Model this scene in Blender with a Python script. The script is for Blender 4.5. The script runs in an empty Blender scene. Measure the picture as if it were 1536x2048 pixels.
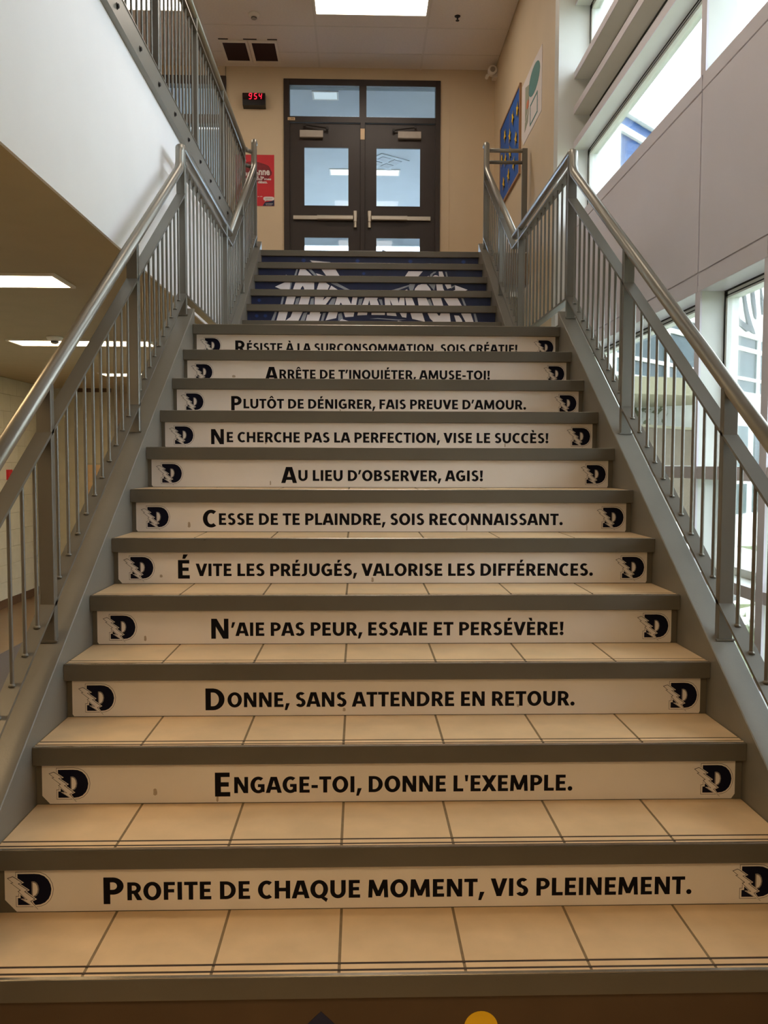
import bpy, bmesh, math, random
from mathutils import Vector, Matrix
random.seed(7)
D = bpy.data
COL = bpy.context.scene.collection
S = bpy.context.scene
PI = math.pi

# ------------------------------------------------------------ camera, sky, sun, exposure
def basis(p, y, ro):
    f = Vector((math.sin(y)*math.cos(p), math.cos(y)*math.cos(p), -math.sin(p)))
    ri = Vector((math.cos(y), -math.sin(y), 0)); up = ri.cross(f)
    r2 = ri*math.cos(ro)+up*math.sin(ro); u2 = up*math.cos(ro)-ri*math.sin(ro)
    return r2, u2, f
cd = D.cameras.new('camera'); cam = D.objects.new('camera', cd); COL.objects.link(cam)
r2, u2, fw = basis(.0579, .0281, .0028)
M = Matrix.Identity(4)
for i in range(3):
    M[i][0] = r2[i]; M[i][1] = u2[i]; M[i][2] = -fw[i]
M.translation = Vector((-.0995, -1.9242, 1.1832))
cam.matrix_world = M
cd.sensor_fit = 'HORIZONTAL'; cd.sensor_width = 36; cd.lens = 36*1725.8/1536
cd.clip_start = .02; cd.clip_end = 300
S.camera = cam
w = D.worlds.new('sky'); S.world = w; w.use_nodes = True
bg = w.node_tree.nodes['Background']; bg.inputs[0].default_value = (.79, .89, 1.0, 1); bg.inputs[1].default_value = 7.4
sl = D.lights.new('sun', 'SUN'); sl.energy = 2.2; sl.angle = .02; sl.color = (1, .95, .86)
so = D.objects.new('sun', sl); COL.objects.link(so)
so.rotation_euler = Vector((-.12, .72, -.78)).to_track_quat('-Z', 'Y').to_euler()
S.view_settings.view_transform = 'Standard'; S.view_settings.look = 'None'
S.view_settings.gamma = 1; S.view_settings.exposure = .42; S.view_settings.use_curve_mapping = False
WARM = (1.0, .87, .74); WARML = (1.0, .71, .40)   # upper troffers, lower corridor troffers
LAMP = 8.0

# ------------------------------------------------------------ materials
def s2l(c):
    return tuple(((x/255)/12.92 if x/255 <= .04045 else ((x/255+.055)/1.055)**2.4) for x in c)
def mat(name, rgb, rough=.5, metal=0, var=.06, scale=6, bump=0, bscale=60, spec=.5, rvar=0, coat=0, stretch=None):
    m = D.materials.new(name); m.use_nodes = True; nt = m.node_tree; b = nt.nodes['Principled BSDF']
    c = s2l(rgb)
    b.inputs['Roughness'].default_value = rough; b.inputs['Metallic'].default_value = metal
    b.inputs['Specular IOR Level'].default_value = spec; b.inputs['Coat Weight'].default_value = coat
    tc = nt.nodes.new('ShaderNodeTexCoord'); out = tc.outputs['Object']
    if stretch:
        mp = nt.nodes.new('ShaderNodeMapping'); mp.inputs['Scale'].default_value = stretch
        nt.links.new(out, mp.inputs[0]); out = mp.outputs[0]
    n = nt.nodes.new('ShaderNodeTexNoise'); n.inputs['Scale'].default_value = scale; n.inputs['Detail'].default_value = 5
    nt.links.new(out, n.inputs[0])
    r = nt.nodes.new('ShaderNodeValToRGB')
    r.color_ramp.elements[0].position = .3; r.color_ramp.elements[1].position = .7
    r.color_ramp.elements[0].color = tuple(max(0, x*(1-var)) for x in c)+(1,)
    r.color_ramp.elements[1].color = tuple(min(1, x*(1+var)) for x in c)+(1,)
    nt.links.new(n.outputs[0], r.inputs[0]); nt.links.new(r.outputs[0], b.inputs['Base Color'])
    if rvar:
        mr = nt.nodes.new('ShaderNodeMapRange'); mr.inputs[3].default_value = rough-rvar; mr.inputs[4].default_value = rough+rvar
        nt.links.new(n.outputs[0], mr.inputs[0]); nt.links.new(mr.outputs[0], b.inputs['Roughness'])
    if bump:
        n2 = nt.nodes.new('ShaderNodeTexNoise'); n2.inputs['Scale'].default_value = bscale; n2.inputs['Detail'].default_value = 3
        nt.links.new(out, n2.inputs[0])
        bp = nt.nodes.new('ShaderNodeBump'); bp.inputs['Strength'].default_value = bump; bp.inputs['Distance'].default_value = .003
        nt.links.new(n2.outputs[0], bp.inputs['Height']); nt.links.new(bp.outputs[0], b.inputs['Normal'])
    return m
def worn(name, rgb, rgb2, amount, rough, metal=.0, scale=25):
    """painted steel with small chips of a second colour"""
    m = mat(name, rgb, rough, metal, .07, 4, .1, 120); nt = m.node_tree; b = nt.nodes['Principled BSDF']
    src = b.inputs['Base Color'].links[0].from_socket
    n = nt.nodes.new('ShaderNodeTexNoise'); n.inputs['Scale'].default_value = scale; n.inputs['Detail'].default_value = 8
    n.inputs['Roughness'].default_value = .7
    tc = nt.nodes['Texture Coordinate']; nt.links.new(tc.outputs['Object'], n.inputs[0])
    r = nt.nodes.new('ShaderNodeValToRGB'); r.color_ramp.elements[0].position = amount; r.color_ramp.elements[1].position = amount+.03
    r.color_ramp.elements[0].color = (0, 0, 0, 1); r.color_ramp.elements[1].color = (1, 1, 1, 1)
    mx = nt.nodes.new('ShaderNodeMixRGB'); mx.inputs[2].default_value = s2l(rgb2)+(1,)
    nt.links.new(n.outputs[0], r.inputs[0]); nt.links.new(r.outputs[0], mx.inputs[0]); nt.links.new(src, mx.inputs[1])
    nt.links.new(mx.outputs[0], b.inputs['Base Color'])
    return m
def emit(name, rgb, st):
    m = D.materials.new(name); m.use_nodes = True; nt = m.node_tree
    for n in list(nt.nodes):
        if n.type == 'BSDF_PRINCIPLED': nt.nodes.remove(n)
    e = nt.nodes.new('ShaderNodeEmission'); e.inputs[0].default_value = tuple(rgb)+(1,); e.inputs[1].default_value = st
    nt.links.new(e.outputs[0], nt.nodes['Material Output'].inputs[0]); return m
def glass(name, tint=(1, 1, 1), gloss=1.0):
    m = D.materials.new(name); m.use_nodes = True; nt = m.node_tree
    for n in list(nt.nodes):
        if n.type == 'BSDF_PRINCIPLED': nt.nodes.remove(n)
    t = nt.nodes.new('ShaderNodeBsdfTransparent'); t.inputs[0].default_value = tuple(tint)+(1,)
    g = nt.nodes.new('ShaderNodeBsdfGlossy'); g.inputs['Roughness'].default_value = .02
    fr = nt.nodes.new('ShaderNodeFresnel'); fr.inputs[0].default_value = 1.45
    mu = nt.nodes.new('ShaderNodeMath'); mu.operation = 'MULTIPLY'; mu.inputs[1].default_value = gloss
    mx = nt.nodes.new('ShaderNodeMixShader')
    nt.links.new(fr.outputs[0], mu.inputs[0]); nt.links.new(mu.outputs[0], mx.inputs[0])
    nt.links.new(t.outputs[0], mx.inputs[1]); nt.links.new(g.outputs[0], mx.inputs[2])
    nt.links.new(mx.outputs[0], nt.nodes['Material Output'].inputs[0]); return m

m_step = worn('painted_step_steel', (98, 93, 81), (44, 36, 28), .69, .42)
m_string = mat('painted_stringer_steel', (124, 120, 110), .38, .15, .06, 5, .08, 150, rvar=.06)
m_rail = mat('painted_rail_steel', (116, 113, 104), .36, .4, .03, 5)
m_tube = mat('handrail_steel', (150, 146, 136), .34, .6, .03, 3)
def worn_patch(name):
    """handrail steel whose finish is rubbed brown along its lower end (object y below -1.3)"""
    m = mat(name, (150, 146, 136), .34, .6, .03, 3); nt = m.node_tree; b = nt.nodes['Principled BSDF']
    src = b.inputs['Base Color'].links[0].from_socket; tc = nt.nodes['Texture Coordinate']
    n = nt.nodes.new('ShaderNodeTexNoise'); n.inputs['Scale'].default_value = 34; n.inputs['Detail'].default_value = 9; n.inputs['Roughness'].default_value = .75
    nt.links.new(tc.outputs['Object'], n.inputs[0]); sp = nt.nodes.new('ShaderNodeSeparateXYZ'); nt.links.new(tc.outputs['Object'], sp.inputs[0])
    mr = nt.nodes.new('ShaderNodeMapRange'); mr.inputs[1].default_value = -2.2; mr.inputs[2].default_value = -1.5; mr.inputs[3].default_value = .12; mr.inputs[4].default_value = -.12
    nt.links.new(sp.outputs[1], mr.inputs[0]); ad = nt.nodes.new('ShaderNodeMath'); ad.operation = 'ADD'; nt.links.new(n.outputs[0], ad.inputs[0]); nt.links.new(mr.outputs[0], ad.inputs[1])
    r = nt.nodes.new('ShaderNodeValToRGB'); r.color_ramp.elements[0].position = .58; r.color_ramp.elements[1].position = .66
    mx = nt.nodes.new('ShaderNodeMixRGB'); mx.inputs[2].default_value = s2l((104, 84, 70))+(1,)
    nt.links.new(ad.outputs[0], r.inputs[0]); nt.links.new(r.outputs[0], mx.inputs[0]); nt.links.new(src, mx.inputs[1]); nt.links.new(mx.outputs[0], b.inputs['Base Color']); return m
m_tubeworn = worn_patch('rubbed_handrail_steel')
m_trim = mat('bare_steel_edge', (190, 182, 168), .25, .9, .12, 30)
m_tile = mat('beige_stair_tile', (230, 198, 152), .42, 0, .07, 9, .12, 70, rvar=.08)
m_grout = mat('grey_grout', (140, 118, 86), .85, 0, .1, 40)
m_grip = mat('black_grip_strip', (62, 46, 30), .7, 0, .2, 60)
m_sticker = mat('white_vinyl', (232, 225, 216), .48, 0, .03, 5, .06, 40)
m_ink = mat('near_black_ink', (9, 9, 17), .6, 0, .04, 9, spec=.15)
m_inkfade = mat('grey_outline_ink', (128, 122, 116), .55, 0, .04, 9)
m_scuff = mat('grey_scuff', (176, 160, 140), .8, 0, .1, 90)
m_navy = mat('navy_print', (14, 28, 66), .42, 0, .18, 10)
m_blue = mat('blue_print', (26, 56, 124), .42, 0, .1, 30)
m_silver = mat('silver_grey_print', (150, 156, 168), .42, 0, .08, 10)
m_pwhite = mat('white_print', (236, 234, 240), .42, 0, .03, 8)
m_fascia = mat('white_drywall', (240, 238, 238), .75, 0, .015, 3)
m_beige = mat('beige_wall_paint', (218, 196, 162), .62, 0, .02, 3, .05, 120)
m_panel = mat('pale_grey_wall_panel', (222, 217, 223), .5, 0, .015, 3)
m_groove = mat('shadow_joint', (120, 112, 110), .8, 0, .03, 5)
m_cream = mat('cream_window_trim', (224, 225, 219), .38, 0, .02, 4)
m_gasket = mat('black_gasket', (28, 28, 26), .6, 0, .05, 10)
m_ceil = mat('white_ceiling_tile', (236, 226, 216), .9, 0, .03, 60, .15, 160)
m_grid = mat('ceiling_grid_white', (226, 216, 204), .6, 0, .02, 10)
m_lowceil = mat('low_ceiling_paint', (190, 170, 134), .85, 0, .03, 5)
m_frame = mat('dark_bronze_frame', (50, 40, 34), .42, .1, .06, 8)
m_alu = mat('brushed_aluminium', (190, 182, 168), .34, .85, .05, 30, stretch=(1, 1, 14))
m_closer = mat('closer_grey', (170, 160, 148), .5, .3, .04, 20)
m_dark = mat('dark_metal', (46, 42, 40), .5, .4, .08, 20)
m_glass = glass('clear_glass', (.97, .99, .985), .7)
m_glassd = glass('door_glass', (.86, .92, 1.0), .6)
m_red = mat('red_poster_print', (206, 36, 46), .5, 0, .05, 6)
m_darkred = mat('dark_red_print', (128, 20, 30), .5, 0, .25, 50)
m_black = mat('black_plastic', (16, 14, 14), .35, 0, .08, 20)
m_led = emit('red_led', (1.0, .02, .05), 1.3)
m_ledoff = mat('smoked_lens', (26, 6, 8), .15, 0, .05, 10)
m_board = mat('blue_board_paper', (28, 92, 178), .6, 0, .08, 12)
m_wood = mat('wooden_board_frame', (176, 138, 104), .5, 0, .1, 14)
m_yellow = mat('yellow_print', (240, 196, 30), .5, 0, .05, 14)
m_teal = mat('teal_print', (88, 140, 132), .6, 0, .05, 14)
m_sage = mat('sage_print', (160, 160, 134), .6, 0, .05, 14)
m_orange = mat('orange_print', (220, 128, 84), .6, 0, .05, 14)
m_paper = mat('white_paper', (232, 222, 216), .7, 0, .02, 8)
m_lamp = emit('lamp_diffuser', WARM, LAMP)
m_lampl = emit('low_lamp_diffuser', WARML, 15.0)
m_lampd = emit('dull_glow_diffuser', (.78, .86, .80), .72)  # weak emission gives this dull diffuser its pale look
m_lampc = emit('cool_lamp_diffuser', (1, .93, .84), 1.6)
m_lampw = mat('white_lamp_housing', (238, 230, 218), .5, 0, .02, 8)
m_maroon = mat('dark_maroon_mesh', (44, 16, 16), .8, 0, .15, 90)
m_block = mat('painted_concrete_block', (206, 200, 176), .55, 0, .05, 8, .3, 50)
m_mortar = mat('painted_mortar', (192, 186, 162), .8, 0, .05, 30)
m_brown = mat('brown_base', (96, 72, 52), .5, 0, .08, 12)
m_carpet = mat('grey_carpet', (92, 86, 84), .95, 0, .35, 260, .5, 300)
m_tan = mat('tan_floor_tile', (128, 104, 78), .4, 0, .06, 12)
m_brownface = mat('brown_riser_paint', (84, 66, 46), .6, 0, .08, 8)
m_plaster = mat('pale_plaster', (196, 199, 202), .8, 0, .02, 4)
m_softgrey = mat('grey_metal_trim', (150, 150, 156), .5, .2, .04, 8)
m_teglass = mat('teal_window_glass', (26, 54, 57), .3, 0, .3, .8, spec=.25)
m_bluglass = mat('blue_window_glass', (30, 74, 130), .3, 0, .25, .8, spec=.3)
m_facade = mat('white_facade_metal', (236, 238, 232), .6, 0, .03, 3)
m_letter = mat('grey_letter_metal', (66, 72, 74), .6, .1, .05, 5)
m_canopy = mat('cream_canopy', (128, 124, 98), .7, 0, .03, 4)
m_brick = mat('grey_brown_brick', (96, 86, 70), .85, 0, .12, 10, .3, 60)
m_pale = mat('pale_siding', (92, 120, 130), .7, 0, .05, 6)
m_leaf = mat('tree_leaf', (84, 98, 60), .8, 0, .35, 3)
m_bark = mat('tree_bark', (92, 74, 56), .9, 0, .2, 12)
m_grass = mat('lawn_green', (84, 92, 34), .95, 0, .3, 9, .5, 90)
m_path = mat('pale_concrete_path', (226, 224, 214), .9, 0, .05, 4)
m_parasol = mat('blue_parasol_cloth', (36, 60, 150), .8, 0, .15, 12)

# ------------------------------------------------------------ mesh helpers
class MB:
    def __init__(s): s.v = []; s.f = []; s.mi = []; s.cm = 0
    def add(s, vs, fs):
        o = len(s.v); s.v += [tuple(v) for v in vs]; s.f += [tuple(i+o for i in f) for f in fs]; s.mi += [s.cm]*len(fs); return s
    def box(s, x0, x1, y0, y1, z0, z1):
        return s.add([(x0,y0,z0),(x1,y0,z0),(x1,y1,z0),(x0,y1,z0),(x0,y0,z1),(x1,y0,z1),(x1,y1,z1),(x0,y1,z1)],
                     [(0,3,2,1),(4,5,6,7),(0,1,5,4),(1,2,6,5),(2,3,7,6),(3,0,4,7)])
    def bbox(s, x0, x1, y0, y1, z0, z1, b=.003):
        """box with chamfered long edges (an octagon in cross-section seen along its longest axis)"""
        dx, dy, dz = x1-x0, y1-y0, z1-z0; mx = max(dx, dy, dz)
        if mx == dx: pr = lambda a, c, t: (t, a, c); A = (y0, y1, z0, z1); T = (x0, x1)
        elif mx == dy: pr = lambda a, c, t: (c, t, a); A = (z0, z1, x0, x1); T = (y0, y1)
        else: pr = lambda a, c, t: (a, c, t); A = (x0, x1, y0, y1); T = (z0, z1)
        a0, a1, c0, c1 = A; b = min(b, (a1-a0)*.4, (c1-c0)*.4)
        pts = [(a0+b,c0),(a1-b,c0),(a1,c0+b),(a1,c1-b),(a1-b,c1),(a0+b,c1),(a0,c1-b),(a0,c0+b)]
        vs = [pr(a, c, T[0]) for a, c in pts]+[pr(a, c, T[1]) for a, c in pts]
        fs = [tuple(range(7, -1, -1)), tuple(range(8, 16))]+[(i, (i+1) % 8, 8+(i+1) % 8, 8+i) for i in range(8)]
        return s.add(vs, fs)
    def prism_x(s, poly, x0, x1):      # poly in (y,z), counter-clockwise
        n = len(poly)
        return s.add([(x0, y, z) for y, z in poly]+[(x1, y, z) for y, z in poly],
                     [tuple(range(n-1, -1, -1)), tuple(range(n, 2*n))]+[(i, (i+1) % n, n+(i+1) % n, n+i) for i in range(n)])
    def prism_y(s, poly, y0, y1):      # poly in (x,z)
        n = len(poly)
        return s.add([(x, y0, z) for x, z in poly]+[(x, y1, z) for x, z in poly],
                     [tuple(range(n)), tuple(range(2*n-1, n-1, -1))]+[((i+1) % n, i, n+i, n+(i+1) % n) for i in range(n)])
    def tube(s, pts, r, n=12, cap=True):
        pts = [Vector(p) for p in pts]; rings = []
        for i, p in enumerate(pts):
            if i == 0: t = pts[1]-p
            elif i == len(pts)-1: t = p-pts[i-1]
            else: t = (p-pts[i-1]).normalized()+(pts[i+1]-p).normalized()
            t.normalize(); a = Vector((1, 0, 0)) if abs(t.x) < .9 else Vector((0, 0, 1))
            u = t.cross(a).normalized(); v = t.cross(u)
            k = 1.0
            if 0 < i < len(pts)-1:
                c = (p-pts[i-1]).normalized().dot((pts[i+1]-p).normalized()); k = 1/max(.5, math.sqrt((1+c)/2))
            rings.append([p+(u*math.cos(2*PI*j/n)*1+v*math.sin(2*PI*j/n)*(k if abs(t.x) < .9 else 1))*r for j in range(n)])
        vs = [q for g in rings for q in g]; fs = []
        for i in range(len(pts)-1):
            for j in range(n):
                fs.append((i*n+j, i*n+(j+1) % n, (i+1)*n+(j+1) % n, (i+1)*n+j))
        if cap: fs += [tuple(range(n-1, -1, -1)), tuple(range((len(pts)-1)*n, len(pts)*n))]
        return s.add(vs, fs)
    def lathe(s, prof, c, n=20, axis='z'):   # prof list of (r,h)
        vs = []; fs = []
        for r, h in prof:
            for j in range(n):
                a = 2*PI*j/n; x, y = r*math.cos(a), r*math.sin(a)
                p = {'z': (x, y, h), 'y': (x, h, y), 'x': (h, x, y)}[axis]
                vs.append((p[0]+c[0], p[1]+c[1], p[2]+c[2]))
        for i in range(len(prof)-1):
            for j in range(n): fs.append((i*n+j, i*n+(j+1) % n, (i+1)*n+(j+1) % n, (i+1)*n+j))
        fs += [tuple(range(n-1, -1, -1)), tuple(range((len(prof)-1)*n, len(prof)*n))]
        return s.add(vs, fs)
    def build(s, name, m, parent=None, smooth=False, loc=None):
        me = D.meshes.new(name); me.from_pydata(s.v, [], s.f)
        ms = m if isinstance(m, (list, tuple)) else [m]
        for q in ms: me.materials.append(q)
        if len(ms) > 1:
            for p, i in zip(me.polygons, s.mi): p.material_index = i
        bm = bmesh.new(); bm.from_mesh(me); bmesh.ops.recalc_face_normals(bm, faces=bm.faces); bm.to_mesh(me); bm.free()
        if smooth:
            for p in me.polygons: p.use_smooth = len(p.vertices) == 4
        o = D.objects.new(name, me); COL.objects.link(o)
        if parent is not None: o.parent = parent
        if loc: o.location = loc
        return o
def dup(o, parent, loc, name=None):
    c = o.copy(); COL.objects.link(c); c.parent = parent; c.location = loc; return c
def thing(name, label, cat, loc=(0, 0, 0), group=None):
    o = D.objects.new(name, None); COL.objects.link(o); o.location = loc; o.empty_display_size = .1
    return tag(o, label, cat, group)
def tag(o, label, cat, group=None):
    o['label'] = label; o['category'] = cat
    if group: o['group'] = group
    return o
def struct(o): o['kind'] = 'structure'; return o
def poly3(bmv, pts, y):          # flat polygon in the plane y (thin plate 0.6 mm)
    bmv.prism_y(pts, y-.0006, y)
def textmesh(body, size, offset, name='text', spacing=1.0):
    c = D.curves.new(name, 'FONT'); c.body = body; c.size = size; c.offset = offset; c.fill_mode = 'FRONT'; c.space_character = spacing
    c.resolution_u = 4
    o = D.objects.new(name, c); COL.objects.link(o)
    bpy.context.view_layer.update()
    me = D.meshes.new_from_object(o.evaluated_get(bpy.context.evaluated_depsgraph_get()))
    D.objects.remove(o); D.curves.remove(c); return me
def me_bounds(me):
    xs = [v.co.x for v in me.vertices]; ys = [v.co.y for v in me.vertices]
    return min(xs), max(xs), min(ys), max(ys)
def place_text(mb, me, x0, x1, z0, z1, y, bounds=None, to=None):
    """lay mesh text (xy) on the plane y=const, its bounds stretched to x0..x1, z0..z1"""
    a, b, c, d = bounds or me_bounds(me); vs = []
    for v in me.vertices:
        p = (x0+(v.co.x-a)/(b-a)*(x1-x0), y, z0+(v.co.y-c)/(d-c)*(z1-z0))
        vs.append(to(p) if to else p)
    mb.add(vs, [tuple(p.vertices) for p in me.polygons])

# bold humanist capitals drawn from strokes: cap height 1, (advance, strokes)
def _arc(cx, cy, rx, ry, a0, a1, wx, wy): return ('a', cx, cy, rx, ry, a0, a1, wx, wy)
def _r(x0, y0, x1, y1): return ('p', [(x0, y0), (x1, y0), (x1, y1), (x0, y1)])
def _l(x0, y0, x1, y1, w_): return ('p', [(x0-w_/2, y0), (x0+w_/2, y0), (x1+w_/2, y1), (x1-w_/2, y1)])
_st = _r(.1, 0, .325, 1); _dot = _arc(.2, .125, .135, .135, 0, 360, .134, .134)
_P = [_st, _r(.3, .83, .45, 1), _r(.3, .36, .45, .53), _arc(.44, .68, .38, .32, -90, 90, .225, .17)]
_E = [_st, _r(.3, .83, .69, 1), _r(.3, .42, .65, .59), _r(.3, 0, .71, .17)]
GL = {'A': (.97, [_l(.125, 0, .42, 1, .24), _l(.845, 0, .55, 1, .24), _r(.25, .2, .72, .37)]),
 'B': (.91, [_st, _r(.3, .84, .48, 1), _r(.3, .44, .50, .59), _r(.3, 0, .46, .165), _arc(.45, .745, .335, .255, -90, 90, .22, .155), _arc(.44, .285, .415, .285, -90, 90, .23, .165)]),
 'C': (.88, [_arc(.53, .5, .47, .52, 52, 308, .245, .18)]),
 'D': (1.02, [_st, _r(.3, .83, .44, 1), _r(.3, 0, .44, .17), _arc(.43, .5, .52, .5, -90, 90, .24, .17)]),
 'E': (.78, _E), 'F': (.75, _E[:3]),
 'G': (1.0, [_arc(.54, .5, .48, .52, 52, 318, .245, .18), _r(.52, .37, .91, .54), _r(.69, .06, .91, .5)]),
 'H': (1.03, [_st, _r(.705, 0, .93, 1), _r(.3, .41, .75, .60)]), 'I': (.425, [_st]),
 'J': (.58, [_r(.26, .24, .485, 1), _arc(.17, .25, .315, .27, -115, 0, .225, .175)]),
 'L': (.73, [_st, _r(.3, 0, .69, .175)]),
 'M': (1.24, [_l(.18, 0, .225, 1, .205), _l(1.06, 0, 1.015, 1, .205), _l(.62, .08, .245, 1, .23), _l(.62, .08, .995, 1, .23)]),
 'N': (1.03, [_r(.1, 0, .305, 1), _r(.725, 0, .93, 1), _l(.80, 0, .23, 1, .25)]),
 'O': (1.07, [_arc(.535, .5, .48, .52, 0, 360, .245, .185)]),
 'Q': (1.07, [_arc(.535, .5, .48, .52, 0, 360, .245, .185), ('p', [(.50, .10), (.92, -.22), (1.0, -.05), (.72, .12)])]),
 'P': (.86, _P), 'R': (.91, _P+[_l(.755, 0, .50, .45, .26)]),
 'S': (.79, [_arc(.42, .735, .32, .28, 38, 270, .225, .17), _arc(.39, .29, .34, .305, -152, 90, .235, .175)]),
 'T': (.79, [_r(.283, 0, .508, .9), _r(.035, .825, .755, 1)]),
 'U': (1.0, [_r(.085, .38, .31, 1), _r(.69, .38, .915, 1), _arc(.5, .39, .415, .41, 180, 360, .225, .19)]),
 'V': (.93, [_l(.465, 0, .14, 1, .25), _l(.465, 0, .79, 1, .25)]),
 'X': (.92, [_l(.15, 0, .77, 1, .27), _l(.77, 0, .15, 1, .27)]),
 'Y': (.87, [_r(.322, 0, .547, .46), _l(.435, .34, .14, 1, .25), _l(.435, .34, .73, 1, .25)]),
 '.': (.40, [_dot]), ',': (.38, [('p', [(.12, .24), (.35, .24), (.17, -.22), (.03, -.22)])]),
 '!': (.43, [('p', [(.09, 1), (.335, 1), (.29, .34), (.135, .34)]), _arc(.212, .125, .135, .135, 0, 360, .134, .134)]),
 '\u2019': (.34, [('p', [(.11, 1.02), (.31, 1.02), (.16, .62), (.03, .62)])]), "'": (.33, [('p', [(.07, 1.02), (.26, 1.02), (.22, .64), (.11, .64)])]),
 '-': (.50, [_r(.06, .29, .43, .46)]), ' ': (.32, [])}
_ac = ('p', [(.0, 1.09), (.13, 1.09), (.27, 1.31), (.04, 1.31)]); _gr = ('p', [(.0, 1.09), (.13, 1.09), (.09, 1.31), (-.14, 1.31)])
_ci = ('p', [(-.20, 1.09), (-.07, 1.09), (.03, 1.21), (.13, 1.09), (.26, 1.09), (.10, 1.31), (-.04, 1.31)])
for ch, b_, a_, dx in (('\u00c9', 'E', _ac, .34), ('\u00c8', 'E', _gr, .34), ('\u00ca', 'E', _ci, .36), ('\u00c0', 'A', _gr, .44), ('\u00d4', 'O', _ci, .50)):
    GL[ch] = (GL[b_][0], GL[b_][1]+[('p', [(x+dx, y) for x, y in a_[1]])])
def text_width(t, h): return sum(GL[c][0] for c in t)*h
def draw_text(mb, t, x, z, h, y, kx=1.0):
    """bold capitals of height h from x along +X on the plane y; kx stretches the widths"""
    for n, c in enumerate(t):
        adv, pr = GL[c]
        for i, p in enumerate(pr):
            yy_ = y-.00002*i
            if p[0] == 'p': mb.add([(x+a*h*kx, yy_, z+b*h) for a, b in ring(p[1], .010)], [tuple(range(len(p[1])))])
            else:
                _, cx, cy, rx, ry, a0, a1, wx, wy = p; rx += .010; ry += .010; wx = min(wx+.020, rx-.001); wy = min(wy+.020, ry-.001); ns = max(6, int(abs(a1-a0)/12)); vs = []
                for k in range(ns+1):
                    a = math.radians(a0+(a1-a0)*k/ns)
                    for q in (0, 1): vs.append((x+(cx+(rx-wx*q)*math.cos(a))*h*kx, yy_, z+(cy+(ry-wy*q)*math.sin(a))*h))
                mb.add(vs, [(2*k, 2*k+1, 2*k+3, 2*k+2) for k in range(ns)])
        x += adv*h*kx
    return x

# ------------------------------------------------------------ dimensions (metres)
R = .178; T = .2757; HW = 1.046
SL = R/T
Y2 = 4.826                       # nose of the first step above the landing
ZL = 11*R; ZT = 18*R             # landing, top floor
YT = Y2+6*T                      # edge of the top floor
FL = -.534                       # lower floor
CZ = 5.92                        # ceiling
YD = 8.78                        # door wall
WX = 1.661; WB = 1.80            # window wall: inner face, glass line
BX = 1.53                        # beige side wall
FX = -1.20                       # white fascia
LC = 2.16                        # low ceiling
YB = -1.15                       # back of the stair well
YE = -6.0

# ------------------------------------------------------------ room shell
# lower floor
b = MB(); b.box(-3.30, WX+.02, YE, 12, FL-.12, FL); struct(b.build('floor', m_carpet))
b = MB(); b.box(-4.25, -3.30, YE, 12, FL-.12, FL+.001); o = struct(b.build('floor', m_tan)); 
# upper floor slab
b = MB(); b.box(-4.25, FX-.012, YE, YT, LC+.01, ZT); b.box(-4.25, BX+.3, YT+.03, YD, ZT-.3, ZT-.001)
b.box(FX-.012, WX, YE, YB, LC+.01, ZT)
struct(b.build('floor', m_tan))
b = MB(); b.box(-4.25, 2.3, YD, 16.2, ZT-.3, ZT-.001); struct(b.build('floor', m_plaster))
# low ceiling
b = MB(); b.box(-4.40, FX-.012, YE, 12, LC, LC+.01); b.box(FX-.012, WX, YE, YB, LC, LC+.01); struct(b.build('ceiling', m_lowceil))
# white fascia beside the stair
b = MB(); b.box(FX-.012, FX, YB, YT-.002, LC-.0, ZT-.001); struct(b.build('wall_left', m_fascia))
b = MB(); b.box(FX, WX, YB-.01, YB, LC, CZ); struct(b.build('wall_back', m_fascia))
# lower left block wall : mortar sheet with blocks as parts
wl = MB(); wl.box(-4.40, -4.258, YE, 12, FL, LC); wl = struct(wl.build('wall_left', m_mortar))
blk = None; row = 0; z = FL+.10; nb = 0
while z < LC-.02:
    h = min(.196, LC-.004-z); y = 3.9+(.2 if row % 2 else 0)
    while y < 9.86:
        L = min(.396, 9.86-y)
        if L > .1:
            if blk is not None and abs(L-.396) < .001 and abs(h-.196) < .001: dup(blk, wl, (0, y, z))
            else:
                q = MB(); q.bbox(-4.26, -4.25, 0, L, 0, h, .002); o = q.build('block', m_block, wl, loc=(0, y, z))
                if abs(L-.396) < .001 and abs(h-.196) < .001 and blk is None: blk = o
            nb += 1
        y += .4
    z += .2; row += 1
b = MB(); b.box(-4.26, -4.25, YE, 3.9, FL, LC); b.build('plaster', m_block, wl)
b = MB(); b.box(-4.25, -4.236, YE, 9.88, FL, FL+.1); struct(b.build('baseboard_left', m_brown))
# far lower walls
b = MB(); b.box(-4.25, -3.45, 9.88, 10.0, FL, LC); struct(b.build('wall_far', m_block))
b = MB(); b.box(-3.45, FX, 11.6, 11.7, FL, LC); struct(b.build('wall_far', m_block))
b = MB(); b.box(-3.47, -3.45, 10.0, 11.6, FL, LC); struct(b.build('wall_side', m_beige))
b = MB(); b.box(-4.25, -3.45, 9.866, 9.88, FL, FL+.1); struct(b.build('baseboard_far', m_brown))
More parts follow.
